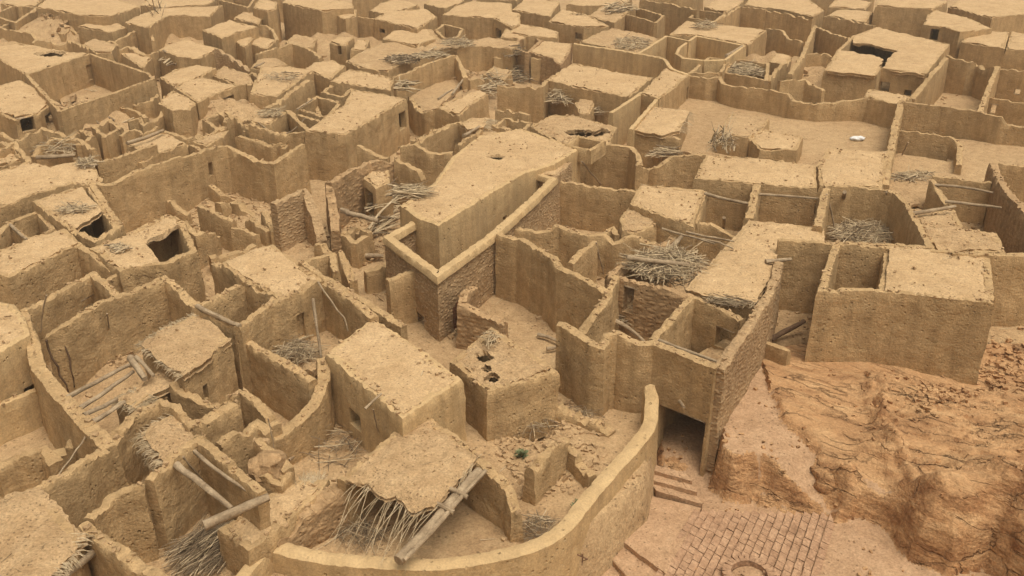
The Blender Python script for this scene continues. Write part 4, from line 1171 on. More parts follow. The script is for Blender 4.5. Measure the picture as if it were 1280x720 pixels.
H('pillared house with a thatch trimmed roof', [(573, 58), (592, 50), (612, 46), (650, 52), (640, 62), (605, 57)], z=3.0, rmat='thatchroof', rough=1.6)
PILE('straw strewn over the thatch trimmed roof', 572, 55, 18, 5, 160, 3.0, .2, 1.6, .03)
H('long low roof strewn with sticks', [(432, 76), (455, 62), (480, 52), (520, 55), (545, 60), (510, 76), (485, 88), (450, 84)], z=2.5, rough=2.0, rmat='thatchroof')
PILE('dark brush on the long low roof', 503, 76, 20, 5, 180, 2.6, .3, 1.6, .035, 'dark_frond')
H('pale roof stepping up behind the long low roof', [(477, 48), (492, 38), (535, 36), (545, 48), (520, 56)], z=2.7, rough=1.5)
H('small thatch topped hut with a dark opening', [(412, 52), (422, 45), (442, 46), (432, 56)], z=2.7, rough=1.2, op=[(424, 57, 429, 68)])
R('oval walled pit among the stick strewn roofs', [(545, 38), (555, 30), (578, 36), (572, 46), (556, 48)], z=2.6, rag=.06)
H('wide dusty roof beside the oval pit', [(553, 18), (568, 8), (590, 0), (640, 4), (640, 20), (616, 22), (585, 20)], z=3.1, rough=1.6)
H('house with a dark side doorway at the end of the wide dusty roof', [(617, 22), (628, 14), (650, 16), (650, 30), (640, 34)], z=3.2, op=[(622, 36, 629, 48)])
H('rounded block house near the pale slab roof', [(625, 46), (632, 35), (655, 32), (668, 38), (655, 48)], z=2.9, amp=1.5)
H('flat house with a single small window', [(467, 23), (485, 13), (533, 11), (546, 20), (521, 36), (490, 28)], z=3.1, op=[(476, 36, 483, 41)], rough=1.2)
H('far pale roof ending beside the flat windowed house', [(461, 13), (475, 4), (494, -3), (524, 6), (505, 12), (484, 17)], z=3.0, rough=1.2)
H('tall plain block in the far row', [(353, 3), (362, -8), (440, 2), (442, 10), (402, 13)], z=4.1, rough=1.2)
H('stepped block beside the tall plain block', [(411, 16), (418, 9), (446, 11), (445, 20), (432, 23)], z=3.5)
W('wall filling the gap between the stepped block and the windowed house', [(445, 21, 3.0), (468, 23, 3.0)], rag=.05)
H('weathered tower block left of the tall plain block', [(316, 9), (326, -3), (347, 2), (345, 11), (334, 14)], z=4.1)
W('stepped wall at the foot of the weathered tower block', [(300, 40, 2.7), (320, 32, 2.9), (338, 33, 2.8), (346, 48, 2.2)], rag=.12)
H('scrub covered roof below the tall plain block', [(357, 52), (368, 42), (396, 48), (392, 58), (372, 62)], z=2.2, rough=2.5, rmat='thatchroof')
W('pointed wall below the scrub covered roof', [(320, 68, 2.4), (345, 60, 2.5), (366, 54, 2.7), (388, 62, 2.5), (402, 72, 2.2)], rag=.06)
H('dusty roof joining the pointed wall to the pale flat roof', [(380, 86), (396, 76), (416, 74), (432, 82), (412, 98)], z=2.7, rough=1.8)
H('low straw scattered roof in front of the oval pit', [(515, 48), (540, 42), (556, 50), (600, 50), (572, 60), (540, 62)], z=2.4, rough=2, rmat='thatchroof')
W('ruined wall with sticks on it below the smooth walled yard', [(520, 178, 2.4), (545, 165, 2.4), (565, 155, 2.4)], t=.4, rag=.14)
H('pale round topped roof among dead branches', [(575, 152), (588, 145), (612, 146), (605, 157), (585, 160)], z=2.6, rough=2, fr=[(2, 50, .8, .3)])
R('roofless room between the dead branches and the caved in house', [(618, 157), (632, 148), (662, 153), (650, 168)], z=2.5, rag=.08)
W('wall under the brick stub beside the caved in house', [(620, 136, 2.3), (640, 138, 2.3), (662, 144, 2.2)], rag=.1)
H('sandy roof patch between the dead branches and the brick stub wall', [(590, 160), (610, 150), (640, 160), (620, 172), (598, 175)], z=2.2, rough=2.2, rmat='thatchroof')

# ================================================================ upper left
H('tall walled house block standing over the big courtyard', [(-15, 62), (20, 52), (60, 60), (112, 67), (72, 80), (34, 93), (5, 78)], z=3.2, rough=1.3, holes=[(58, 66, 1.1), (68, 67, 1.0)])
R('big courtyard with a rounded corner and high walls', [(33, 93), (72, 80), (112, 67), (150, 80), (184, 91), (192, 98), (140, 117), (75, 138)], z=3.2, rag=.04, op=[(106, 80, 115, 100)], mat='mud')
PILE('grey frond heap on the floor of the big courtyard', 108, 118, 26, 7, 260, .1, .4, 2.0, .035, 'frond', dirs=25)
H('mud house with two black openings below the big courtyard', [(-15, 135), (-10, 108), (25, 99), (50, 113), (68, 127), (48, 141), (18, 147)], z=2.9, op=[(21, 146, 42, 164), (54, 139, 67, 160)], rough=1.2)
H('house open at the side with a deep dark room under its roof', [(217, 108), (235, 101), (253, 95), (297, 107), (270, 117), (247, 127)], z=2.9, op=[(252, 124, 292, 152)], rough=1.3)
H('rounded bastion like house beside the deep dark room', [(198, 128), (206, 119), (217, 113), (246, 127), (238, 136), (215, 137)], z=2.8, amp=1.7, edge=.1)
H('flat house with a broken wall in front of the mountain of far roofs', [(253, 37), (270, 31), (287, 25), (322, 33), (300, 39), (277, 47)], z=3.4, rough=1.2)
W('stone faced wall falling from the flat house with the broken wall', [(252, 66, 2.6), (273, 60, 3.0), (290, 72, 2.4), (312, 85, 2.0)], rag=.12, mat='stone')
H('long pale roof in the far left row', [(155, 27), (175, 18), (202, 9), (240, 8), (278, 6), (262, 20), (210, 19), (185, 34)], z=3.4, rough=1.3)
PILE('old fronds hanging down the wall of the long pale far roof', 200, 38, 9, 9, 160, 1.4, 1.4, 3.0, .05, 'dark_frond', dirs=75, tilt=.5)
H('low block with a flat top at the foot of the long pale far roof', [(97, 33), (112, 26), (138, 23), (157, 34), (140, 40)], z=2.9)
W('pointed wall in front of the old hanging fronds', [(142, 53, 2.4), (156, 45, 2.6), (171, 37, 2.8), (187, 38, 2.8), (192, 52, 2.2)], rag=.05)
W('pale broken wall behind the rounded courtyard corner', [(147, 61, 2.6), (160, 57, 2.7), (176, 66, 2.4), (188, 67, 2.4), (202, 62, 2.5)], rag=.1)
H('sunlit roof patch behind the deep dark room', [(198, 62), (214, 54), (232, 49), (273, 60), (250, 73), (222, 70)], z=2.8, rough=1.6)
LOG('pole lying on the sunlit roof patch', (204, 63, 2.9), (213, 68, 2.6), .1, .02)
PILE('grey planks heaped beside the sunlit roof patch', 220, 75, 14, 4, 40, 2.0, .3, 2.2, .07)
H('long roof running behind the deep dark room', [(200, 96), (218, 86), (245, 80), (270, 84), (252, 95), (216, 107)], z=2.7, rough=1.5, op=())
H('tall blank far house at the upper left', [(45, 8), (62, -4), (140, -4), (174, 8), (136, 20), (100, 18)], z=3.8, rough=1.3)
W('slanting wall beside the tall blank far house', [(0, 34, 2.6), (20, 26, 2.7), (47, 11, 3.0)], rag=.06)
W('arched low wall below the tall blank far house', [(-5, 34, 2.6), (20, 38, 2.6), (38, 41, 2.6), (46, 50, 2.2)], rag=.05)
R('corner room at the far upper left', [(-10, 18), (20, 6), (45, 10), (20, 28)], z=3.0, rag=.06)
H('far roof cut by the top edge at the upper left', [(0, 4), (15, -8), (60, -8), (45, 6), (22, 8)], z=3.0)
H('far roof with a dark hollow beside the tall blank house', [(175, 6), (190, -6), (275, -6), (262, 5), (205, 9)], z=3.1, rough=1.6)
R('dark hollow room at the top edge beside the weathered tower block', [(276, 0), (290, -8), (320, -4), (310, 9)], z=3.2, rag=.05)
H('small roof behind the flat house with the broken wall', [(292, 22), (305, 14), (330, 18), (322, 30)], z=3.2)
W('curving low wall beneath the rounded courtyard corner', [(148, 132, 2.2), (168, 138, 2.1), (183, 145, 2.0)], rag=.08, t=.36)
W('low wall parallel to the rounded courtyard corner', [(150, 128, 2.0), (170, 131, 2.0), (188, 126, 2.1), (196, 118, 2.2)], rag=.06, t=.36)
W('broken wall with two notches below the big courtyard', [(160, 151, 2.2), (175, 147, 2.3), (180, 156, 2.0), (194, 149, 2.1), (204, 140, 2.2)], rag=.12, t=.4)
H('pale lean roof with a rim of poles', [(158, 180), (180, 170), (206, 163), (233, 178), (205, 190), (182, 190)], z=2.3, rough=1.5)
LOG('pole laid along the rim of the pale lean roof', (159, 179, 2.6), (204, 163, 2.6), .12, .1)
W('wall behind the pale lean roof', [(205, 164, 2.4), (232, 172, 2.2), (255, 168, 2.3), (280, 158, 2.4)], rag=.12)
PILE('broken poles fallen in the gap below the big courtyard', 138, 163, 18, 8, 45, .8, .8, 2.4, .05)
W('brick ruin wall on the slope below the black openings', [(-5, 163, 2.2), (22, 172, 2.2), (52, 160, 2.3), (76, 166, 2.2), (104, 176, 1.9)], rag=.12)
W('long ruined wall behind the wide pale roof', [(-10, 190, 2.4), (18, 178, 2.5), (24, 192, 2.2), (35, 200, 2.0)], rag=.1)
W('wall sloping down to the log of the wide pale roof', [(0, 178, 2.4), (20, 183, 2.4), (36, 200, 2.2)], rag=.08)
W('brick wall by the brush behind the wide pale roof', [(40, 193, 1.7), (66, 172, 2.2), (100, 176, 2.0), (118, 186, 2.1)], rag=.14)
W('thin wall closing the rubble yard of the deep dark room', [(283, 143, 2.4), (300, 152, 2.2), (308, 165, 2.0)], rag=.1)
H('heaped straw roof by the small fin of wall', [(240, 176), (262, 166), (285, 162), (278, 172), (258, 182)], z=2.2, rough=2, rmat='thatchroof')
W('wall carrying the edge of the pale roof row at the left edge', [(-8, 300, 2.5), (10, 280, 2.5)], rag=.05)
H('half hidden pale roof at the left edge below the black openings', [(-15, 212), (-12, 182), (10, 176), (24, 190), (30, 198)], z=2.0, rough=1.5)

# ================================================================ raised floors and more ruins
FLOOR([(835, 122), (905, 110), (963, 128), (1060, 134), (1130, 150), (1112, 225), (1030, 228), (940, 205), (840, 185)], .9)
FLOOR([(1098, 240), (1120, 190), (1165, 196), (1240, 210), (1246, 242), (1190, 246), (1130, 256)], 1.2)
FLOOR([(1180, 170), (1320, 184), (1320, 225), (1236, 225), (1186, 215)], 1.0)
FLOOR([(512, 119), (545, 103), (573, 95), (583, 98), (566, 116), (545, 134), (524, 138)], 1.3)
FLOOR([(80, 136), (72, 118), (112, 100), (180, 108), (140, 126)], .7)
def sack():
    bm = bmesh.new()
    bmesh.ops.create_icosphere(bm, subdivisions=3, radius=.27)
    for v in bm.verts:
        n = v.co.normalized()
        v.co = Vector((v.co.x * 1.8, v.co.y, v.co.z * .6)) * (1 + .35 * nz(n.x * 2, n.y * 2, n.z * 2))
    me = bpy.data.meshes.new('plastic_sack')
    bm.to_mesh(me); bm.free()
    for p in me.polygons: p.use_smooth = True
    me.materials.append(MAT['sack'])
    o = bpy.data.objects.new('plastic_sack', me)
    COL.objects.link(o)
    o.location = at(1072, 173, 1.05)
    tag(o, 'crumpled white sack lying on the bare floor of the long courtyard', 'sack')
sack()
R('little plastered bin at the far end of the long smooth roof', [(709, 182), (722, 171), (754, 177), (737, 188)], z=3.35, g=2.6, rag=.01, mat='mud', amp=.5, t=.3)
H('small brick terrace joined to the long smooth roofed house', [(658, 213), (678, 197), (715, 202), (694, 221)], z=3.0, mat='stone', rough=1.2)
R('roofless room crossed by a pale pole beside the dead branches', [(516, 177), (545, 163), (572, 152), (606, 160), (572, 180)], z=2.3, rag=.12, closed=False)
LOG('pale pole lying across the roofless room beside the dead branches', (579, 170, 2.5), (602, 157, 2.5), .1, .1)
R('narrow brick room beside the reddish mud house', [(637, 57), (658, 45), (677, 50), (659, 66)], z=2.8, rag=.08, mat='mud_red')
PILE('dark brush in the gap behind the brick stub wall', 645, 97, 14, 7, 120, .6, .8, 2.4, .04, 'dark_frond')
PILE('grey poles lying over the half thatched roof', 775, 13, 16, 5, 40, 3.0, .2, 3.2, .07, dirs=35)
W('wall falling from the long dusty house to the yard of the oven', [(91, 302, 2.9), (118, 319, 2.8), (143, 338, 2.5)], rag=.05)
W('broken wall on the slope between the arched ruin and the lane', [(396, 300, 1.2), (410, 312, 1.0), (420, 322, .7)], t=.45, rag=.3)
W('stub wall in the rubble beneath the broad rough wall', [(208, 247, 1.5), (222, 256, 1.3), (236, 266, .9)], t=.4, rag=.2)
W('jagged wall stub at the corner of the ruined square by the window', [(262, 228, 1.6), (276, 236, 1.4), (288, 243, 1.0)], t=.4, rag=.25)
W('short fallen wall across the rubble of the ruined square', [(310, 270, 1.1), (324, 281, 1.1), (336, 290, .9)], t=.4, rag=.2)
W('crumbled wall against the leaning stone edged wall', [(330, 262, 1.3), (336, 276, 1.1), (344, 290, 1.0)], t=.45, rag=.25)
W('ruined cross wall inside the pit rooms', [(386, 124, 2.3), (396, 134, 2.2), (400, 144, 2.2)], t=.36, rag=.1)
W('wall sinking into rubble below the rope hung room', [(296, 168, 2.0), (318, 176, 1.8), (340, 180, 1.9), (360, 176, 2.2)], t=.4, rag=.15)
W('thin ragged wall beside the deep dark room', [(283, 138, 2.6), (290, 148, 2.3), (302, 152, 2.2), (316, 150, 2.4)], t=.36, rag=.12)
W('low zigzag wall behind the pale lean roof', [(150, 168, 1.8), (168, 160, 2.0), (178, 166, 1.8), (196, 158, 2.0)], t=.36, rag=.12)
W('jagged wall running up behind the sunlit roof patch', [(240, 64, 2.6), (252, 56, 2.7), (264, 60, 2.5), (276, 70, 2.3)], t=.4, rag=.15)
W('bitten wall between the pointed wall and the old fronds', [(128, 60, 2.3), (138, 52, 2.4), (150, 58, 2.1)], t=.4, rag=.15)
W('crumbling wall behind the tall walled house block', [(40, 52, 2.4), (62, 46, 2.5), (86, 50, 2.3), (110, 58, 2.5)], t=.45, rag=.2)
W('broken wall at the foot of the tall blank far house', [(62, 40, 2.0), (84, 36, 2.2), (100, 42, 2.0)], t=.4, rag=.2)
H('sagging rubble roof between the low flat block and the big courtyard', [(104, 55), (118, 48), (146, 54), (140, 64), (120, 66)], z=2.4, rough=2.2, rmat='thatchroof')
H('hummocky roof joining the big courtyard to the pointed wall', [(150, 66), (168, 58), (190, 72), (178, 84)], z=2.2, rough=2.2)
H('crumbling roof in the gap behind the deep dark room', [(262, 92), (280, 82), (312, 92), (318, 104), (296, 106)], z=2.3, rough=2.2, rmat='thatchroof')
H('squat roof beneath the weathered tower block', [(304, 52), (318, 44), (346, 50), (334, 60)], z=2.3, rough=2.0)
H('collapsed roof filling the lane beside the stone faced wall', [(312, 84), (322, 74), (346, 72), (360, 80), (330, 86)], z=2.2, rough=2.2, rmat='thatchroof')
H('dusty roof wedged before the weathered tower block', [(286, 48), (302, 40), (318, 46), (306, 58)], z=2.6, rough=1.8)
H('low roof in the lane beside the small thatch topped hut', [(438, 62), (446, 50), (462, 50), (456, 62)], z=2.3, rough=1.8)
H('rubble covered roof between the flat windowed house and the oval pit', [(520, 40), (532, 34), (552, 40), (540, 50)], z=2.4, rough=2.0, rmat='thatchroof')
H('small slumped roof at the foot of the rounded block house', [(603, 62), (620, 54), (646, 60), (640, 72), (618, 72)], z=2.2, rough=2.2)
H('slumped roof beside the dark gap of the ragged lower roof', [(604, 92), (618, 82), (640, 88), (630, 100)], z=2.1, rough=2.2, rmat='thatchroof')
W('ragged low wall between the thatch trimmed roof and the brick stub', [(586, 100, 2.2), (602, 96, 2.3), (618, 102, 2.0)], t=.4, rag=.2)
H('far roof glimpsed above the tall plain block', [(440, -2), (455, -12), (500, -10), (492, -1)], z=3.0)
H('far roof at the top edge above the flat windowed house', [(530, 4), (545, -8), (590, -8), (575, 4), (555, 10)], z=3.0, rough=1.8)
H('far roof at the top edge above the wide dusty roof', [(596, -2), (610, -14), (660, -12), (646, 0)], z=3.2, rough=1.6)
H('far roof at the top edge beyond the tall far wall', [(800, -4), (815, -16), (880, -14), (870, -2)], z=3.4, rough=1.6)
H('far roof at the top edge beyond the scrubby roof', [(905, -8), (920, -18), (985, -16), (975, -6)], z=3.2, rough=1.6)
H('far roof at the top edge beyond the little wedged roof', [(1010, -6), (1030, -18), (1095, -14), (1090, -4)], z=3.0, rough=1.6)
H('far roof at the top edge above the weathered tower block', [(290, -10), (305, -22), (380, -18), (360, -8)], z=3.4, rough=1.6)
H('far roof at the top edge beyond the long pale far roof', [(180, -8), (200, -22), (285, -18), (275, -6)], z=3.4, rough=1.6)
LOG('long pole leaning in the lane of broken poles', (118, 150, 1.9), (146, 168, .6), .08, .1, name='wooden_pole', cat='pole')
LOG('pole propped against the big courtyard wall', (136, 146, 2.0), (148, 162, .8), .07, .05, name='wooden_pole', cat='pole')
LOG('slanting stick on the roof behind the deep dark room', (318, 84, 3.0), (330, 78, 3.1), .08, .05, name='wooden_pole', cat='pole')
LOG('pole fallen across the lower roof of the debris terrace', (548, 124, 2.8), (566, 112, 2.4), .08, .1, name='wooden_pole', cat='pole')
PILE('sticks scattered over the roof beside the wide pale roof', 108, 206, 12, 5, 60, 2.8, .2, 1.2, .03)
PILE('straw and broken ribs on the small square roof', 338, 143, 12, 4, 70, 2.9, .1, 1.4, .025)
PILE('broken ribs in the room with the sagging branch', 378, 160, 12, 6, 60, .9, .4, 1.8, .03, 'dark_frond')
PILE('dry ribs strewn over the broad dusty roof', 352, 97, 22, 6, 70, 2.95, .1, 1.2, .025)
PILE('frayed fronds along the back of the debris terrace', 540, 70, 18, 3, 110, 3.0, .2, 2.0, .035)
PILE('dark fronds hanging in the gap behind the thatch trimmed roof', 640, 66, 10, 5, 90, 2.4, .3, 2.0, .04, 'dark_frond')
PILE('grey frond litter on the wide dusty roof by the rounded plastered room', 882, 33, 14, 4, 80, 3.0, .15, 1.8, .035)

R('tiny roofless cell below the wall of the big courtyard', [(118, 159), (136, 150), (151, 160), (131, 170)], z=1.9, rag=.15)
R('tiny roofless cell in the lane below the deep dark room', [(256, 150), (274, 141), (292, 150), (273, 162)], z=2.2, rag=.15)
R('tiny roofless cell between the rope hung room and the sagging wall', [(336, 174), (354, 165), (372, 173), (355, 184)], z=1.9, rag=.15)
R('tiny broken cell between the pale lean roof and the sagging wall', [(230, 178), (248, 169), (266, 175), (250, 188)], z=1.9, rag=.18)
R('tiny broken cell at the foot of the arched ruin', [(428, 292), (444, 281), (461, 291), (444, 303)], z=1.3, rag=.2)
R('tiny cell half buried beside the tall blank far house', [(60, 32), (78, 24), (96, 31), (78, 42)], z=2.2, rag=.15)
R('tiny cell in the rubble in front of the long log of the wide pale roof', [(84, 172), (100, 163), (116, 170), (100, 181)], z=1.9, rag=.18)
R('tiny ruined cell beside the collapsed roof in the lane of the stone faced wall', [(300, 98), (314, 90), (326, 96), (312, 106)], z=2.3, rag=.15)
SUN_E, SKY_S, EXPO, HAZE = 1.3, .14, 0.1, .0006
# ================================================================ ground and rock
def poly_sd(p, line):
    """signed distance to an open polyline: positive on its left"""
    best, sg, bpr = 9e9, 1, 0
    for i in range(len(line) - 1):
        ax, ay = line[i][0], line[i][1]
        ex, ey = line[i + 1][0] - ax, line[i + 1][1] - ay
        u = max(0, min(1, ((p[0] - ax) * ex + (p[1] - ay) * ey) / (ex * ex + ey * ey)))
        dx, dy = p[0] - ax - u * ex, p[1] - ay - u * ey
        d = math.hypot(dx, dy)
        cr = ex * (p[1] - ay) - ey * (p[0] - ax)
        pr = abs(cr) / math.sqrt(ex * ex + ey * ey)
        if d < best - 1e-7 or (d < best + 1e-7 and pr > bpr):
            best, bpr = min(d, best), pr
            sg = 1 if cr > 0 else -1
    return best * sg

ZP = -1.55
XG = at(893, 570, -.6)[0]
# edge between the low path and the strip / rock above it
EDGE1 = [at(950, 395, .1), at(906, 500, .1), at(898, 556, .1), at(914, 569, .1), at(932, 566, .1), at(956, 567, .05), at(974, 590, -.25), at(997, 618, -.75), at(1032, 642, -1.15),
         at(1048, 639, -.75), at(1072, 632, -.65), at(1096, 637, -.6), at(1121, 653, -.6), at(1141, 686, -.7), at(1185, 708, -.75), at(1236, 693, -.5), at(1290, 735, -.5), at(1340, 790, -.5)]
EDGE2 = [at(962, 500, -.15), at(972, 540, -.25), at(997, 556, -.3), at(1017, 577, -.45), at(1022, 602, -.6), at(1046, 624, -.8), at(1050, 650, -1.1), at(1085, 668, -1.2), at(1130, 700, -1.2), at(1185, 735, -1.2), at(1300, 790, -1.2), at(1400, 850, -1.2)]
EDGE3 = [at(1085, 488, .2), at(1094, 520, .3), at(1108, 556, .3), at(1116, 592, .3), at(1130, 607, .3), at(1160, 595, .4), at(1200, 608, .5), at(1260, 640, .6), at(1330, 690, .7)]
TOWER = [at(980, 446, 0), at(1018, 452, 0), at(1222, 484, 0), at(1330, 500, 0)]
BULGES = [(*at(1112, 628, .2)[:2], 1.5, .8, .3), (*at(1190, 652, .3)[:2], 2.7, 1.5, .5), (*at(1270, 640, .6)[:2], 2.4, 1.4, .4), (*at(1062, 603, .0)[:2], .9, .5, .25)]
CTRL = [(905, 570, .1), (935, 568, .1), (940, 480, .15), (990, 430, .05), (960, 540, .1), (1000, 600, -.5), (1020, 625, -.9), (1035, 640, -1.15), (985, 575, -.1), (1020, 452, .05), (1070, 450, .1), (1120, 452, .05), (1170, 468, -.15), (1215, 486, -.4), (1280, 440, .1), (1100, 480, .3), (1180, 540, .6),
        (1100, 560, .45), (1060, 590, .15), (1040, 540, .15), (1085, 615, -.1), (1170, 620, .55), (1250, 600, .9), (1280, 660, .9), (1150, 670, .1), (1100, 640, -.3), (1200, 690, .2), (1320, 560, 1.2), (1350, 720, 1.3), (1280, 500, .45), (1000, 500, .12), (1020, 520, .12)]
CW = [at(*c) for c in CTRL]
CL = [at(*c) for c in [(850, 560, -1.1), (860, 540, -1.1), (845, 608, -1.75), (852, 628, -1.75), (870, 615, -1.75), (850, 660, ZP), (930, 635, -1.6), (985, 640, -1.45), (800, 720, -1.9), (760, 720, -2.0), (900, 690, -1.5), (960, 670, -1.35), (1030, 660, -1.2), (1010, 715, -1.3), (1100, 700, -1.1), (1080, 660, -1.05), (1200, 730, -1.0), (1300, 760, -.8), (900, 780, -1.7), (1100, 780, -1.3), (700, 740, -2.1)]]

def idw(p, pts, k=3.0):
    sw = sz = 0
    for q in pts:
        d = math.hypot(p[0] - q[0], p[1] - q[1]) + .15
        w = 1 / d ** k
        sw += w
        sz += w * q[2]
    return sz / sw

PA, PB, PC, PD = (Vector(at(872, 640, -1.5)), Vector(at(1042, 644, -1.18)), Vector(at(828, 714, -1.65)), Vector(at(1016, 730, -1.3)))
PAVE = [PA, PB, PD + (PD - PB) * .35, PC + (PC - PA) * .35]
def PAVE_Z(x, y):
    n = (PB - PA).cross(PC - PA)
    return PA.z - (n.x * (x - PA.x) + n.y * (y - PA.y)) / n.z

def rock_z(x, y):
    s1 = poly_sd((x, y), EDGE1)
    wob = .28 * nz(x * 1.1, y * 1.1, 2) + .14 * nz(x * 3, y * 3, 5)
    near_gate = sst(9.4, 8.2, x) * sst(.1, .6, x - XG)
    up = sst(-.14 - .45 * near_gate, .16, s1 + wob * (.4 + .6 * near_gate))
    lo = idw((x, y), CL)
    hi = idw((x, y), CW)
    s2 = poly_sd((x, y), EDGE2)
    rk = sst(-.06, .28, s2 + wob * .6) * sst(.0, .8, s1)
    # bedded rock: tilted strata, ridges and cracks
    u = x * .8 - y * .6
    v = x * .6 + y * .8
    wu, wv = .5 * nz(x * .6, y * .6, 11), .35 * nz(x * .7, y * .7, 17)
    def slabs(fu, fv, seed):
        ds, ps = noise.voronoi(Vector(((u + wu) * fu, (v + wv) * fv, seed)))
        return nz(ps[0].x * 3.7, ps[0].y * 3.7, seed), sst(0, .16, ds[1] - ds[0])
    h2, c2 = slabs(.45, 1.5, 4.5)
    h3, c3 = slabs(1.3, 4.2, 7.5)
    fade = 1 - sst(0, 2.5, y - (at(1100, 470, 0)[1]))
    s3 = poly_sd((x, y), EDGE3)
    right = sst(-.1, .3, s3 + wob)
    rough = .05 * nz(x * .5, y * .5, 4) + .03 * nz(x * 2.5, y * 2.5, 6) + .018 * nz(x * 7, y * 7, 6)
    # striated slope beyond the ridge: thin tilted beds and cracks
    bed = nz(u * .25, v * 1.6, 1) * 5 + v * 1.1
    saw = bed - math.floor(bed)
    rough += right * (.11 * (saw if saw < .86 else (1 - saw) * 6.1) + .09 * h2 + .03 * h3 - .07 * (1 - c2) - .02 * (1 - c3) + .04 * nz(u * .8, v * 9, 3))
    # broken ridge itself
    rough += (.34 * math.exp(-(s3 / .32) ** 2) * (.5 + .9 * abs(nz(x * 2.2, y * 2.2, 9)) + .35 * h3)) * sst(-.5, .5, s1 - .2)
    rough += .3 * right * sst(-1, .5, s1 - .3)
    # the big bulging lip
    for (bx, by, ra, rb, hh) in BULGES:
        du, dv = (x - bx) * .9 - (y - by) * .44, (x - bx) * .44 + (y - by) * .9
        q = (du / ra) ** 2 + (dv / rb) ** 2
        if q < 1: rough += hh * math.sqrt(1 - q) * (1 + .2 * nz(x * .9, y * .9, 22) - .12 * (1 - c2))
    rk2 = sst(.1, 2.2, -poly_sd((x, y), TOWER)) if y > TOWER[2][1] - 4 else 1.0
    z_hi = hi + rk2 * rk * (.35 + .65 * fade) * (rough + .24) + .02 * nz(x * 4, y * 4) 
    pav = sst(0, .3, edge_dist((x, y), PAVE)) if inside((x, y), PAVE) else 0
    if pav: lo = lo * (1 - pav) + pav * (PAVE_Z(x, y) - .03)
    z_lo = lo + (1 - pav) * .03 * nz(x * 2.2, y * 2.2) + .012 * nz(x * 7, y * 7)
    face = (.3 * nz(x * 1.6 + 9, y * 1.6, 2) + .16 * nz(x * 4 + 9, y * 4, 2)) * (1 - abs(2 * up - 1))
    return z_lo * (1 - up) + z_hi * up + face, up, rk

RP = [at(*q) for q in ((815, 470, -1), (905, 470, -1), (985, 425, 0), (1290, 425, 0), (1420, 520, 0), (1420, 1000, -1.5), (600, 1000, -2), (640, 800, -2), (735, 722, -2), (800, 650, -1.6), (812, 590, -1.5))]
def in_rock(x, y): return inside((x, y), RP)

MOUNDS = [(*at(px, py, 0)[:2], r, h) for px, py, r, h in ((300, 275, 5, .45), (270, 255, 3, .5), (330, 290, 4, .35), (445, 305, 4, .3), (470, 285, 3, .3), (125, 465, 3.5, .9), (150, 450, 3, .8),
    (700, 560, 2.5, .3), (667, 536, 1.1, -1.1), (672, 662, 1.0, -.5), (600, 500, 2, .3), (70, 178, 7, 1.3), (110, 182, 6, 1.1), (140, 166, 5, 1.2), (90, 58, 12, 1.6), (60, 60, 10, 1.4), (250, 170, 6, 1.2), (300, 165, 6, 1.3), (330, 180, 6, 1.0),
    (560, 110, 6, 1.4), (600, 140, 6, 1.2), (620, 120, 6, 1.0), (780, 405, 2.5, 1.0), (250, 335, 3.5, .5), (735, 345, 2.5, .5), (850, 310, 2.5, .8), (1090, 290, 4, .9), (1210, 270, 4, .9), (210, 60, 9, 1.5), (380, 70, 9, 1.3), (450, 70, 9, 1.3), (640, 90, 7, 1.2), (700, 130, 5, 1.2), (930, 95, 6, 1.2), (990, 100, 7, 1.2), (1040, 110, 6, .8))]
def ground_z(x, y):
    z = .11 * nz(x * .35, y * .35, 1) + .06 * nz(x * 1.3, y * 1.3, 7) + .025 * nz(x * 4, y * 4, 2)
    for (bx, by, r, h) in MOUNDS:
        d = math.hypot(x - bx, y - by)
        if d < r: z += h * (1 - sst(0, r, d)) * (1 + .5 * nz(x * .8, y * .8, 15))
    return z + .02

def below_front(x, y):
    """0 in town, 1 outside the curved boundary wall"""
    if in_rock(x, y): return sst(0, .5, edge_dist((x, y), RP))
    return 0.0

def build_ground():
    xs, ys = [], []
    y = -30.0
    while y < 420:
        ys.append(y)
        y += .28 if 15 < y < 42 else .5 if 42 <= y < 65 else 1.2 if 65 <= y < 135 else 12 if y >= 135 else 2.5
    x = -260.0
    while x < 260:
        xs.append(x)
        ax = abs(x)
        x += .28 if ax < 24 else .9 if ax < 60 else 12
    vs, fs = [], []
    nx = len(xs)
    for y in ys:
        for x in xs:
            z = ground_z(x, y)
            bf = below_front(x, y)
            if y < 15.5: z = z - 2.4 * sst(19.5, 15, y)
            elif y < 21.5 and x > -6: z = z - 0.0
            vs.append((x, y, z - 3.0 * bf))
    for j in range(len(ys) - 1):
        for i in range(nx - 1):
            fs.append((j * nx + i, j * nx + i + 1, (j + 1) * nx + i + 1, (j + 1) * nx + i))
    o = link('ground', vs, fs, 'ground', None, None, 180)
    tag(o, kind='structure')
build_ground()

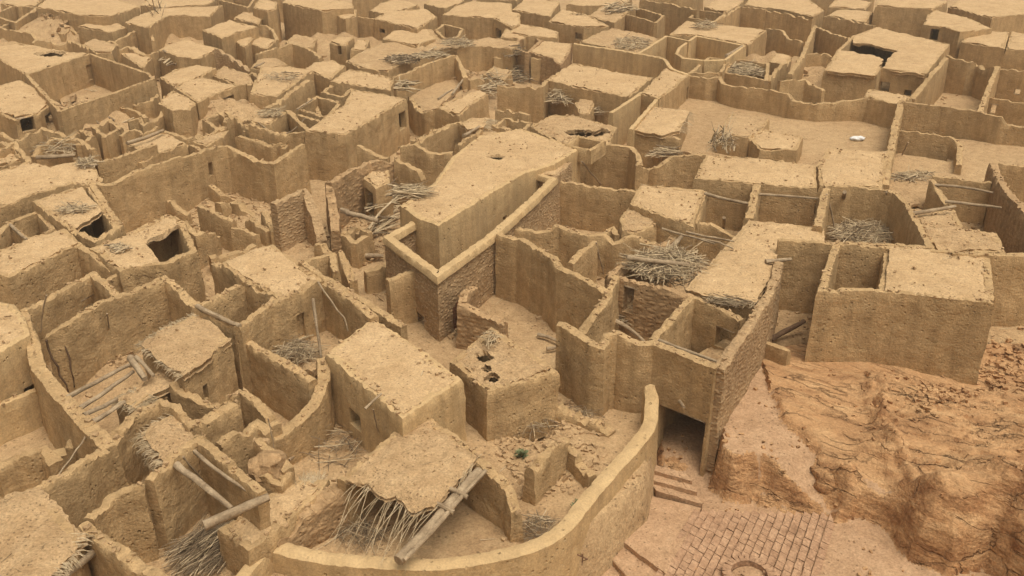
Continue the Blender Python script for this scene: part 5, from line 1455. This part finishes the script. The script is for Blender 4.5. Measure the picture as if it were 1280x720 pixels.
def build_rock():
    st = .07
    x0, x1, y0, y1 = -1.0, 24.0, 12.5, 34.0
    nx, ny = int((x1 - x0) / st), int((y1 - y0) / st)
    idx, vs, fs, mats = {}, [], [], []
    ok = {}
    for j in range(ny):
        for i in range(nx):
            x, y = x0 + i * st, y0 + j * st
            if not in_rock(x, y): continue
            z, up, rk = rock_z(x, y)
            ed = edge_dist((x, y), RP)
            z -= .5 * (1 - sst(0, .5, ed))
            idx[(i, j)] = len(vs)
            ok[(i, j)] = (up, rk)
            vs.append((x, y, z))
    for (i, j), a in idx.items():
        q = [idx.get(k) for k in ((i + 1, j), (i + 1, j + 1), (i, j + 1))]
        if None in q: continue
        fs.append((a, *q))
        up, rk = ok[(i, j)]
        x, y = x0 + i * st, y0 + j * st
        sl = abs(vs[q[1]][2] - vs[a][2]) / st
        n_ = .25 * nz(x * 1.5, y * 1.5, 3)
        mats.append(1 if (sl < .9 and (rk + n_ < .45)) else 0)
    o = link('rocky_slope', vs, fs, 'rock', None, None, 45)
    o.data.materials.append(MAT['path'])
    o.data.polygons.foreach_set('material_index', mats)
    tag(o, kind='structure')
build_rock()

# brick courses of the ramp, all surface pattern of one paving
def build_bricks():
    vs, fs = [], []
    A, B, C_, D = PA, PB, PC, PD      # far and near ends of the courses
    n = 17
    for k in range(n):
        p = A.lerp(B, k / (n - 1))
        q = C_.lerp(D, k / (n - 1)) + (C_.lerp(D, k / (n - 1)) - p) * .35
        d = q - p
        L_ = d.length
        d.normalize()
        side = Vector((-d.y, d.x, 0)) * -1
        w = (B - A).length / (n - 1)
        t = 0
        while t < L_ - .15:
            l = rnd.uniform(.22, .46)
            c = p + d * (t + l / 2)
            z = PAVE_Z(c.x, c.y) - .045
            well = Vector(at(934, 722, -1.4))
            if math.hypot(c.x - well.x, c.y - well.y) > .75 and rnd.random() > .004:
                tw = rnd.gauss(0, .015)
                u = (d + side * tw) * (l / 2 - .005)
                v = (side - d * tw) * (w * .41)
                b0 = len(vs)
                box(vs, fs, (c.x, c.y, z + .05 + rnd.uniform(-.006, .006)), u, v + Vector((0, 0, .03)), (rnd.gauss(0, .004), rnd.gauss(0, .004), .06))
                for i in range(b0, b0 + 8):
                    vs[i] = tuple(a + rnd.uniform(-.008, .008) for a in vs[i])
            t += l + rnd.uniform(0, .02)
    o = link('brick_paving', vs, fs, 'brick', None, None, 20)
    tag(o, kind='structure')
    # stone kerb steps climbing to the landing and up into the passage
    def steps(name, a0, a1, rise_dir, n, run, rise, z0, mat='path'):
        vs, fs = [], []
        a0, a1 = Vector(a0), Vector(a1)
        e = (a1 - a0)
        L_ = e.length
        e.normalize()
        f = Vector(rise_dir).normalized()
        for k in range(n):
            m = 10
            for i in range(m):
                l = L_ / m
                c = a0 + e * (l * (i + .5)) + f * (run * (k + .5)) + Vector((0, 0, 0))
                zt = z0 + rise * (k + 1) + rnd.uniform(-.012, .012)
                b0 = len(vs)
                box(vs, fs, (c.x, c.y, zt - .3), e * (l / 2 + .004), f * (run / 2 + .02), (0, 0, .3))
                for q in range(b0, b0 + 8): vs[q] = tuple(a + rnd.uniform(-.01, .01) for a in vs[q])
        o = link(name, vs, fs, mat, None, None, 30)
        tag(o, kind='structure')
    steps('stone_steps', at(820, 618, ZP), at(877, 634, ZP), (-.28, 1, 0), 3, .42, .16, ZP)
    # landing slab and the two treads below it
    def slab(name, pts, z, th):
        vs, fs = [], []
        P = [Vector(at(*p, z)) for p in pts]
        k = 14
        n = len(P)
        ring = []
        for i in range(n):
            for j in range(k):
                q = P[i].lerp(P[(i + 1) % n], j / k)
                ring.append((q.x + .03 * nz(q.x * 4, q.y * 4), q.y + .03 * nz(q.x * 4, q.y * 4, 5)))
        m = len(ring)
        c = (sum(r[0] for r in ring) / m, sum(r[1] for r in ring) / m)
        for f_ in (0.0, .35, .7, .93, 1.0):
            for r in ring:
                x, y = c[0] + (r[0] - c[0]) * f_, c[1] + (r[1] - c[1]) * f_
                vs.append((x, y, z + .025 * nz(x * 1.6, y * 1.6) - (.03 if f_ == 1 else 0)))
        for r in ring: vs.append((r[0], r[1], z - th))
        for b in range(5):
            for i in range(m):
                fs.append((b * m + i, b * m + (i + 1) % m, (b + 1) * m + (i + 1) % m, (b + 1) * m + i))
        o = link(name, vs, fs, 'path', None, None, 40)
        tag(o, kind='structure')
        recalc(o)
    slab('landing', [(812, 618), (876, 634), (872, 650), (832, 716), (778, 676)], -1.5, .4)
    slab('path_tread', [(770, 668), (836, 722), (800, 740), (758, 690)], -1.72, .4)
    slab('path_tread', [(750, 686), (800, 745), (760, 780), (724, 716)], -1.92, .4)
build_bricks()

def brick_well():
    c = Vector(at(936, 722, -1.45))
    c.z = rock_z(c.x, c.y)[0] + .02
    root = tag(empty('brick_oven', tuple(c)), 'round brick rimmed pit set into the paved ramp', 'brick pit')
    vs, fs = [], []
    n = 26
    for k in range(n):
        a = 2 * math.pi * k / n
        r = .66
        u = Vector((math.cos(a), math.sin(a), 0))
        v = Vector((-u.y, u.x, 0))
        b0 = len(vs)
        box(vs, fs, u * r + Vector((0, 0, .1 + rnd.uniform(-.01, .015))), u * .13, v * (math.pi * r / n * .9), (0, 0, .1))
        for q in range(b0, b0 + 8): vs[q] = tuple(x + rnd.uniform(-.012, .012) for x in vs[q])
    link('brick_rim', vs, fs, 'brick', root, None, 20)
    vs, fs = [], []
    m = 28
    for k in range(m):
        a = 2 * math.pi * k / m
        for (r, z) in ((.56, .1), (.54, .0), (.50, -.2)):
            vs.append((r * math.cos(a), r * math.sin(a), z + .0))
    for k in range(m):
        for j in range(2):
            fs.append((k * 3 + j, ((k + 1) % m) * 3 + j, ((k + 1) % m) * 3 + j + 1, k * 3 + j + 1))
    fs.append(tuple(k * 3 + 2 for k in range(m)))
    link('pit_lining', vs, fs, 'pit_shade', root, None, 30)
brick_well()

# iron brackets on the curved wall
for (px, py, lb) in ((800, 586, 'rusty iron bracket on the curved wall near the passage'), (727, 696, 'rusty iron bracket low on the curved wall by the path')):
    p = Vector(at(px, py, -.35 if py < 600 else -.1))
    vs, fs = [], []
    out = Vector((.75, -.62, 0))
    tube(vs, fs, [p - out * .15, p + out * .22 + Vector((0, 0, .03))], .022, 6)
    tube(vs, fs, [p + out * .03 + Vector((0, 0, .12)), p + out * .03 + Vector((0, 0, -.2))], .02, 6)
    tube(vs, fs, [p + out * .03 + Vector((0, 0, -.15)), p + out * .2 + Vector((0, 0, .03))], .014, 6)
    o = link('wall_bracket', vs, fs, 'metal', None, tuple(p))
    tag(o, lb, 'bracket', 'iron brackets on the curved wall')

def boulder(label, px, py, z, s, mat='rock', seed=0):
    bm = bmesh.new()
    bmesh.ops.create_icosphere(bm, subdivisions=4, radius=1)
    for v in bm.verts:
        n = v.co.normalized()
        k = 1 + .3 * nz(n.x * 1.3 + seed, n.y * 1.3, n.z * 1.3) + .13 * nz(n.x * 3.5, n.y * 3.5 + seed, n.z * 3.5) + .05 * nz(n.x * 9, n.y * 9, n.z * 9 + seed)
        v.co = Vector((n.x * s[0], n.y * s[1], n.z * s[2])) * k
    me = bpy.data.meshes.new('boulder')
    bm.to_mesh(me); bm.free()
    for p in me.polygons: p.use_smooth = True
    me.materials.append(MAT[mat])
    o = bpy.data.objects.new('boulder', me)
    COL.objects.link(o)
    o.location = at(px, py, z)
    o.rotation_euler = (0, 0, -.4)
    tag(o, label, 'boulder')
boulder('smooth ochre boulder bulging below the sandy strip', 1052, 604, -.55, (1.0, .55, .5), seed=3)

# ---------------------------------------------------------------- rubble, clods and straw litter: past counting
def stones(name, spots, mat, kind='stuff', label=None):
    vs, fs = [], []
    for (x, y, z, s) in spots:
        a = rnd.uniform(0, 3.14)
        u = Vector((math.cos(a), math.sin(a), rnd.gauss(0, .25))) * s * rnd.uniform(.7, 1.3)
        v = Vector((-math.sin(a), math.cos(a), rnd.gauss(0, .25))) * s * rnd.uniform(.5, 1.0)
        w = Vector((rnd.gauss(0, .2), rnd.gauss(0, .2), 1)) * s * rnd.uniform(.35, .8)
        b0 = len(vs)
        box(vs, fs, (x, y, z), u, v, w)
        for q in range(b0, b0 + 8):
            vs[q] = tuple(c + rnd.uniform(-.3, .3) * s for c in vs[q])
    o = link(name, vs, fs, mat, None, None, 40)
    tag(o, label, kind=kind)
sp = []
for (x0, y0, x1, y1) in FOOT:
    l = math.hypot(x1 - x0, y1 - y0)
    dist = math.hypot((x0 + x1) / 2, (y0 + y1) / 2)
    if dist > 125: continue
    dens = 4.0 if dist < 45 else 2.0 if dist < 80 else 1.2
    for k in range(int(l * dens)):
        u = rnd.random()
        off = rnd.choice((-1, 1)) * (.3 + abs(rnd.gauss(0, .35)))
        x = x0 + (x1 - x0) * u - (y1 - y0) / (l + .01) * off
        y = y0 + (y1 - y0) * u + (x1 - x0) / (l + .01) * off
        if nz(x * .35, y * .35, 12) < -.05 or in_rock(x, y): continue
        sp.append((x, y, ground_z(x, y) + .01, rnd.uniform(.03, .11) * (1.8 if rnd.random() < .12 else 1) * max(1, dist / 50)))
for (px, py, rx, ry, k, mx) in ((300, 275, 65, 30, 300, .12), (445, 305, 40, 30, 240, .12), (125, 460, 50, 25, 420, .12), (690, 560, 70, 60, 320, .10), (250, 300, 50, 25, 200, .15), (780, 400, 40, 14, 160, .12), (560, 110, 40, 16, 160, .2), (70, 175, 60, 14, 240, .2), (90, 56, 40, 6, 120, .3), (265, 690, 40, 20, 120, .1)):
    c = at(px, py, 0)
    for i in range(k):
        a, q = rnd.uniform(0, 6.283), math.sqrt(rnd.random())
        p = at(px + math.cos(a) * q * rx, py + math.sin(a) * q * ry, 0)
        sp.append((p[0], p[1], ground_z(p[0], p[1]) + .02, rnd.uniform(.03, mx)))
stones('rubble', sp, 'rubble')
sp = []
for poly in ROOFS:
    c = base_loc(poly, poly[0][2])
    dist = math.hypot(c[0], c[1])
    if dist > 75: continue
    a_ = abs(area2(poly)) / 2
    xs, ys = [p[0] for p in poly], [p[1] for p in poly]
    for k in range(int(a_ * (5 if dist < 45 else 3) * 1.6)):
        x, y = rnd.uniform(min(xs), max(xs)), rnd.uniform(min(ys), max(ys))
        if not inside((x, y), poly) or nz(x * .5, y * .5, 20) < -.1: continue
        ed = edge_dist((x, y), poly)
        if ed < .12: continue
        if rnd.random() > .35 + .65 * (1 - sst(0, 1.2, ed)): continue
        sp.append((x, y, c[2] + .03, rnd.uniform(.018, .055)))
stones('roof_rubble', sp, 'rubble')
stones('wall_top_crumbs', [(x, y, z, rnd.uniform(.025, .075)) for (x, y, z) in TOPS if math.hypot(x, y) < 75 and nz(x * .7, y * .7, 71) > -.1], 'rubble')
sp = []
for k in range(900):
    x, y = rnd.uniform(4, 22), rnd.uniform(19, 31)
    if not in_rock(x, y): continue
    z, up, rk = rock_z(x, y)
    if nz(x * .6, y * .6, 30) < .0: continue
    sp.append((x, y, z + .015, rnd.uniform(.02, .07)))
for k in range(200):
    p = at(rnd.gauss(1170, 22), rnd.gauss(512, 12), .2)
    z = rock_z(p[0], p[1])[0] if in_rock(p[0], p[1]) else 0
    sp.append((p[0], p[1], z + .02, rnd.uniform(.04, .1)))
for k in range(260):
    p = at(rnd.gauss(1262, 22), rnd.gauss(470, 20), 0)
    z = rock_z(p[0], p[1])[0] if in_rock(p[0], p[1]) else 0
    sp.append((p[0], p[1], z + .02, rnd.uniform(.04, .13)))
stones('rock_debris', sp, 'rock')
def litter():
    vs, fs = [], []
    def stick(x, y, z, l):
        a = rnd.uniform(0, 6.283)
        v = Vector((math.cos(a), math.sin(a), rnd.gauss(0, .06))) * l / 2
        c = Vector((x, y, z))
        tube(vs, fs, [c - v, c + v], [.012, .007], 3)
    for poly in ROOFS:
        c = base_loc(poly, poly[0][2])
        dist = math.hypot(c[0], c[1])
        if dist > 70: continue
        xs, ys = [p[0] for p in poly], [p[1] for p in poly]
        for k in range(int(abs(area2(poly)) / 2 * 1.2)):
            x, y = rnd.uniform(min(xs), max(xs)), rnd.uniform(min(ys), max(ys))
            if inside((x, y), poly) and nz(x * .6, y * .6, 50) > .05: stick(x, y, c[2] + .05, rnd.uniform(.12, .5))
    for (x0, y0, x1, y1) in FOOT:
        if math.hypot(x0, y0) > 60: continue
        l = math.hypot(x1 - x0, y1 - y0)
        for k in range(int(l * 2)):
            u = rnd.random()
            off = rnd.gauss(0, 1.0)
            x = x0 + (x1 - x0) * u - (y1 - y0) / (l + .01) * off
            y = y0 + (y1 - y0) * u + (x1 - x0) / (l + .01) * off
            if in_rock(x, y) or nz(x * .4, y * .4, 60) < .02: continue
            stick(x, y, ground_z(x, y) + .04, rnd.uniform(.2, .8))
    o = link('straw_litter', vs, fs, 'frond', None, None, 60)
    tag(o, kind='stuff')
litter()
def shrub(px, py, z, label):
    vs, fs = [], []
    c = Vector(at(px, py, z))
    vs.append(tuple(c))
    for k in range(70):
        a, e = rnd.uniform(0, 6.283), rnd.uniform(.1, 1.3)
        d = Vector((math.cos(a) * math.cos(e), math.sin(a) * math.cos(e), math.sin(e)))
        p = c + d * rnd.uniform(.08, .28)
        s = Vector((-d.y, d.x, .2)).normalized() * .035
        b = len(vs)
        vs += [tuple(p - s), tuple(p + d * .06 + Vector((0, 0, .01))), tuple(p + s)]
        fs.append((b, b + 1, b + 2, 0))
    o = link('green_weed', vs, fs, 'leaf', None, tuple(c), 0)
    tag(o, label, 'weed')
shrub(653, 571, .1, 'small green weed growing by the ruined wall stub')
shrub(722, 636, .1, 'small green weed under the rim of the curved boundary wall')

# ================================================================ camera, light, world
cam = bpy.data.objects.new('camera', bpy.data.cameras.new('camera'))
COL.objects.link(cam)
cam.location = (0, 0, CAMH)
cam.rotation_euler = (math.pi / 2 - PITCH, 0, 0)
cam.data.sensor_width = 36
cam.data.lens = 36 * FPX / 1280
cam.data.clip_start = .5
cam.data.clip_end = 2000
SC.camera = cam
SUN_EL, SUN_AZ = math.radians(70), math.radians(140)     # azimuth measured from +Y towards +X
sd = bpy.data.lights.new('sun', 'SUN')
sd.energy = SUN_E
sd.angle = math.radians(35)
sd.color = (1, .95, .87)
so = bpy.data.objects.new('sun', sd)
COL.objects.link(so)
dirv = Vector((math.sin(SUN_AZ) * math.cos(SUN_EL), math.cos(SUN_AZ) * math.cos(SUN_EL), math.sin(SUN_EL)))
so.rotation_euler = dirv.to_track_quat('Z', 'Y').to_euler()
so.location = (0, 20, 60)
w = bpy.data.worlds.new('World')
SC.world = w
w.use_nodes = True
nt = w.node_tree
bg = nt.nodes['Background']
sky = nt.nodes.new('ShaderNodeTexSky')
sky.sky_type = 'NISHITA'
sky.sun_disc = False
sky.sun_elevation = SUN_EL
sky.sun_rotation = SUN_AZ
sky.dust_density = 8
sky.air_density = 1.0
sky.ozone_density = 1.0
hs = nt.nodes.new('ShaderNodeHueSaturation')
hs.inputs['Saturation'].default_value = .12
nt.links.new(sky.outputs[0], hs.inputs['Color'])
mx = nt.nodes.new('ShaderNodeMix')
mx.data_type = 'RGBA'
mx.blend_type = 'MULTIPLY'
mx.inputs[0].default_value = 1
mx.inputs[7].default_value = (1.0, .955, .875, 1)
nt.links.new(hs.outputs[0], mx.inputs[6])
nt.links.new(mx.outputs[2], bg.inputs['Color'])
bg.inputs['Strength'].default_value = SKY_S
SC.view_settings.view_transform = 'Standard'
SC.view_settings.look = 'None'
SC.view_settings.exposure = EXPO
SC.view_settings.gamma = 1
SC.view_settings.use_curve_mapping = False
if HAZE:
    m = bpy.data.materials.new('dusty_air')
    m.use_nodes = True
    n = m.node_tree
    n.nodes.remove(n.nodes['Principled BSDF'])
    pv = n.nodes.new('ShaderNodeVolumePrincipled')
    pv.inputs['Color'].default_value = (.93, .84, .70, 1)
    pv.inputs['Density'].default_value = HAZE
    n.links.new(pv.outputs[0], n.nodes['Material Output'].inputs['Volume'])
    vs, fs = [], []
    box(vs, fs, (0, 190, 8), (280, 0, 0), (0, 240, 0), (0, 0, 12.5))
    MAT['air'] = m
    hz = link('haze', vs, fs, 'air', None, None, 0)
    tag(hz, kind='stuff')
    SC.cycles.volume_bounces = 1
SC.cycles.max_bounces = 5
SC.cycles.diffuse_bounces = 4
SC.cycles.use_denoising = True
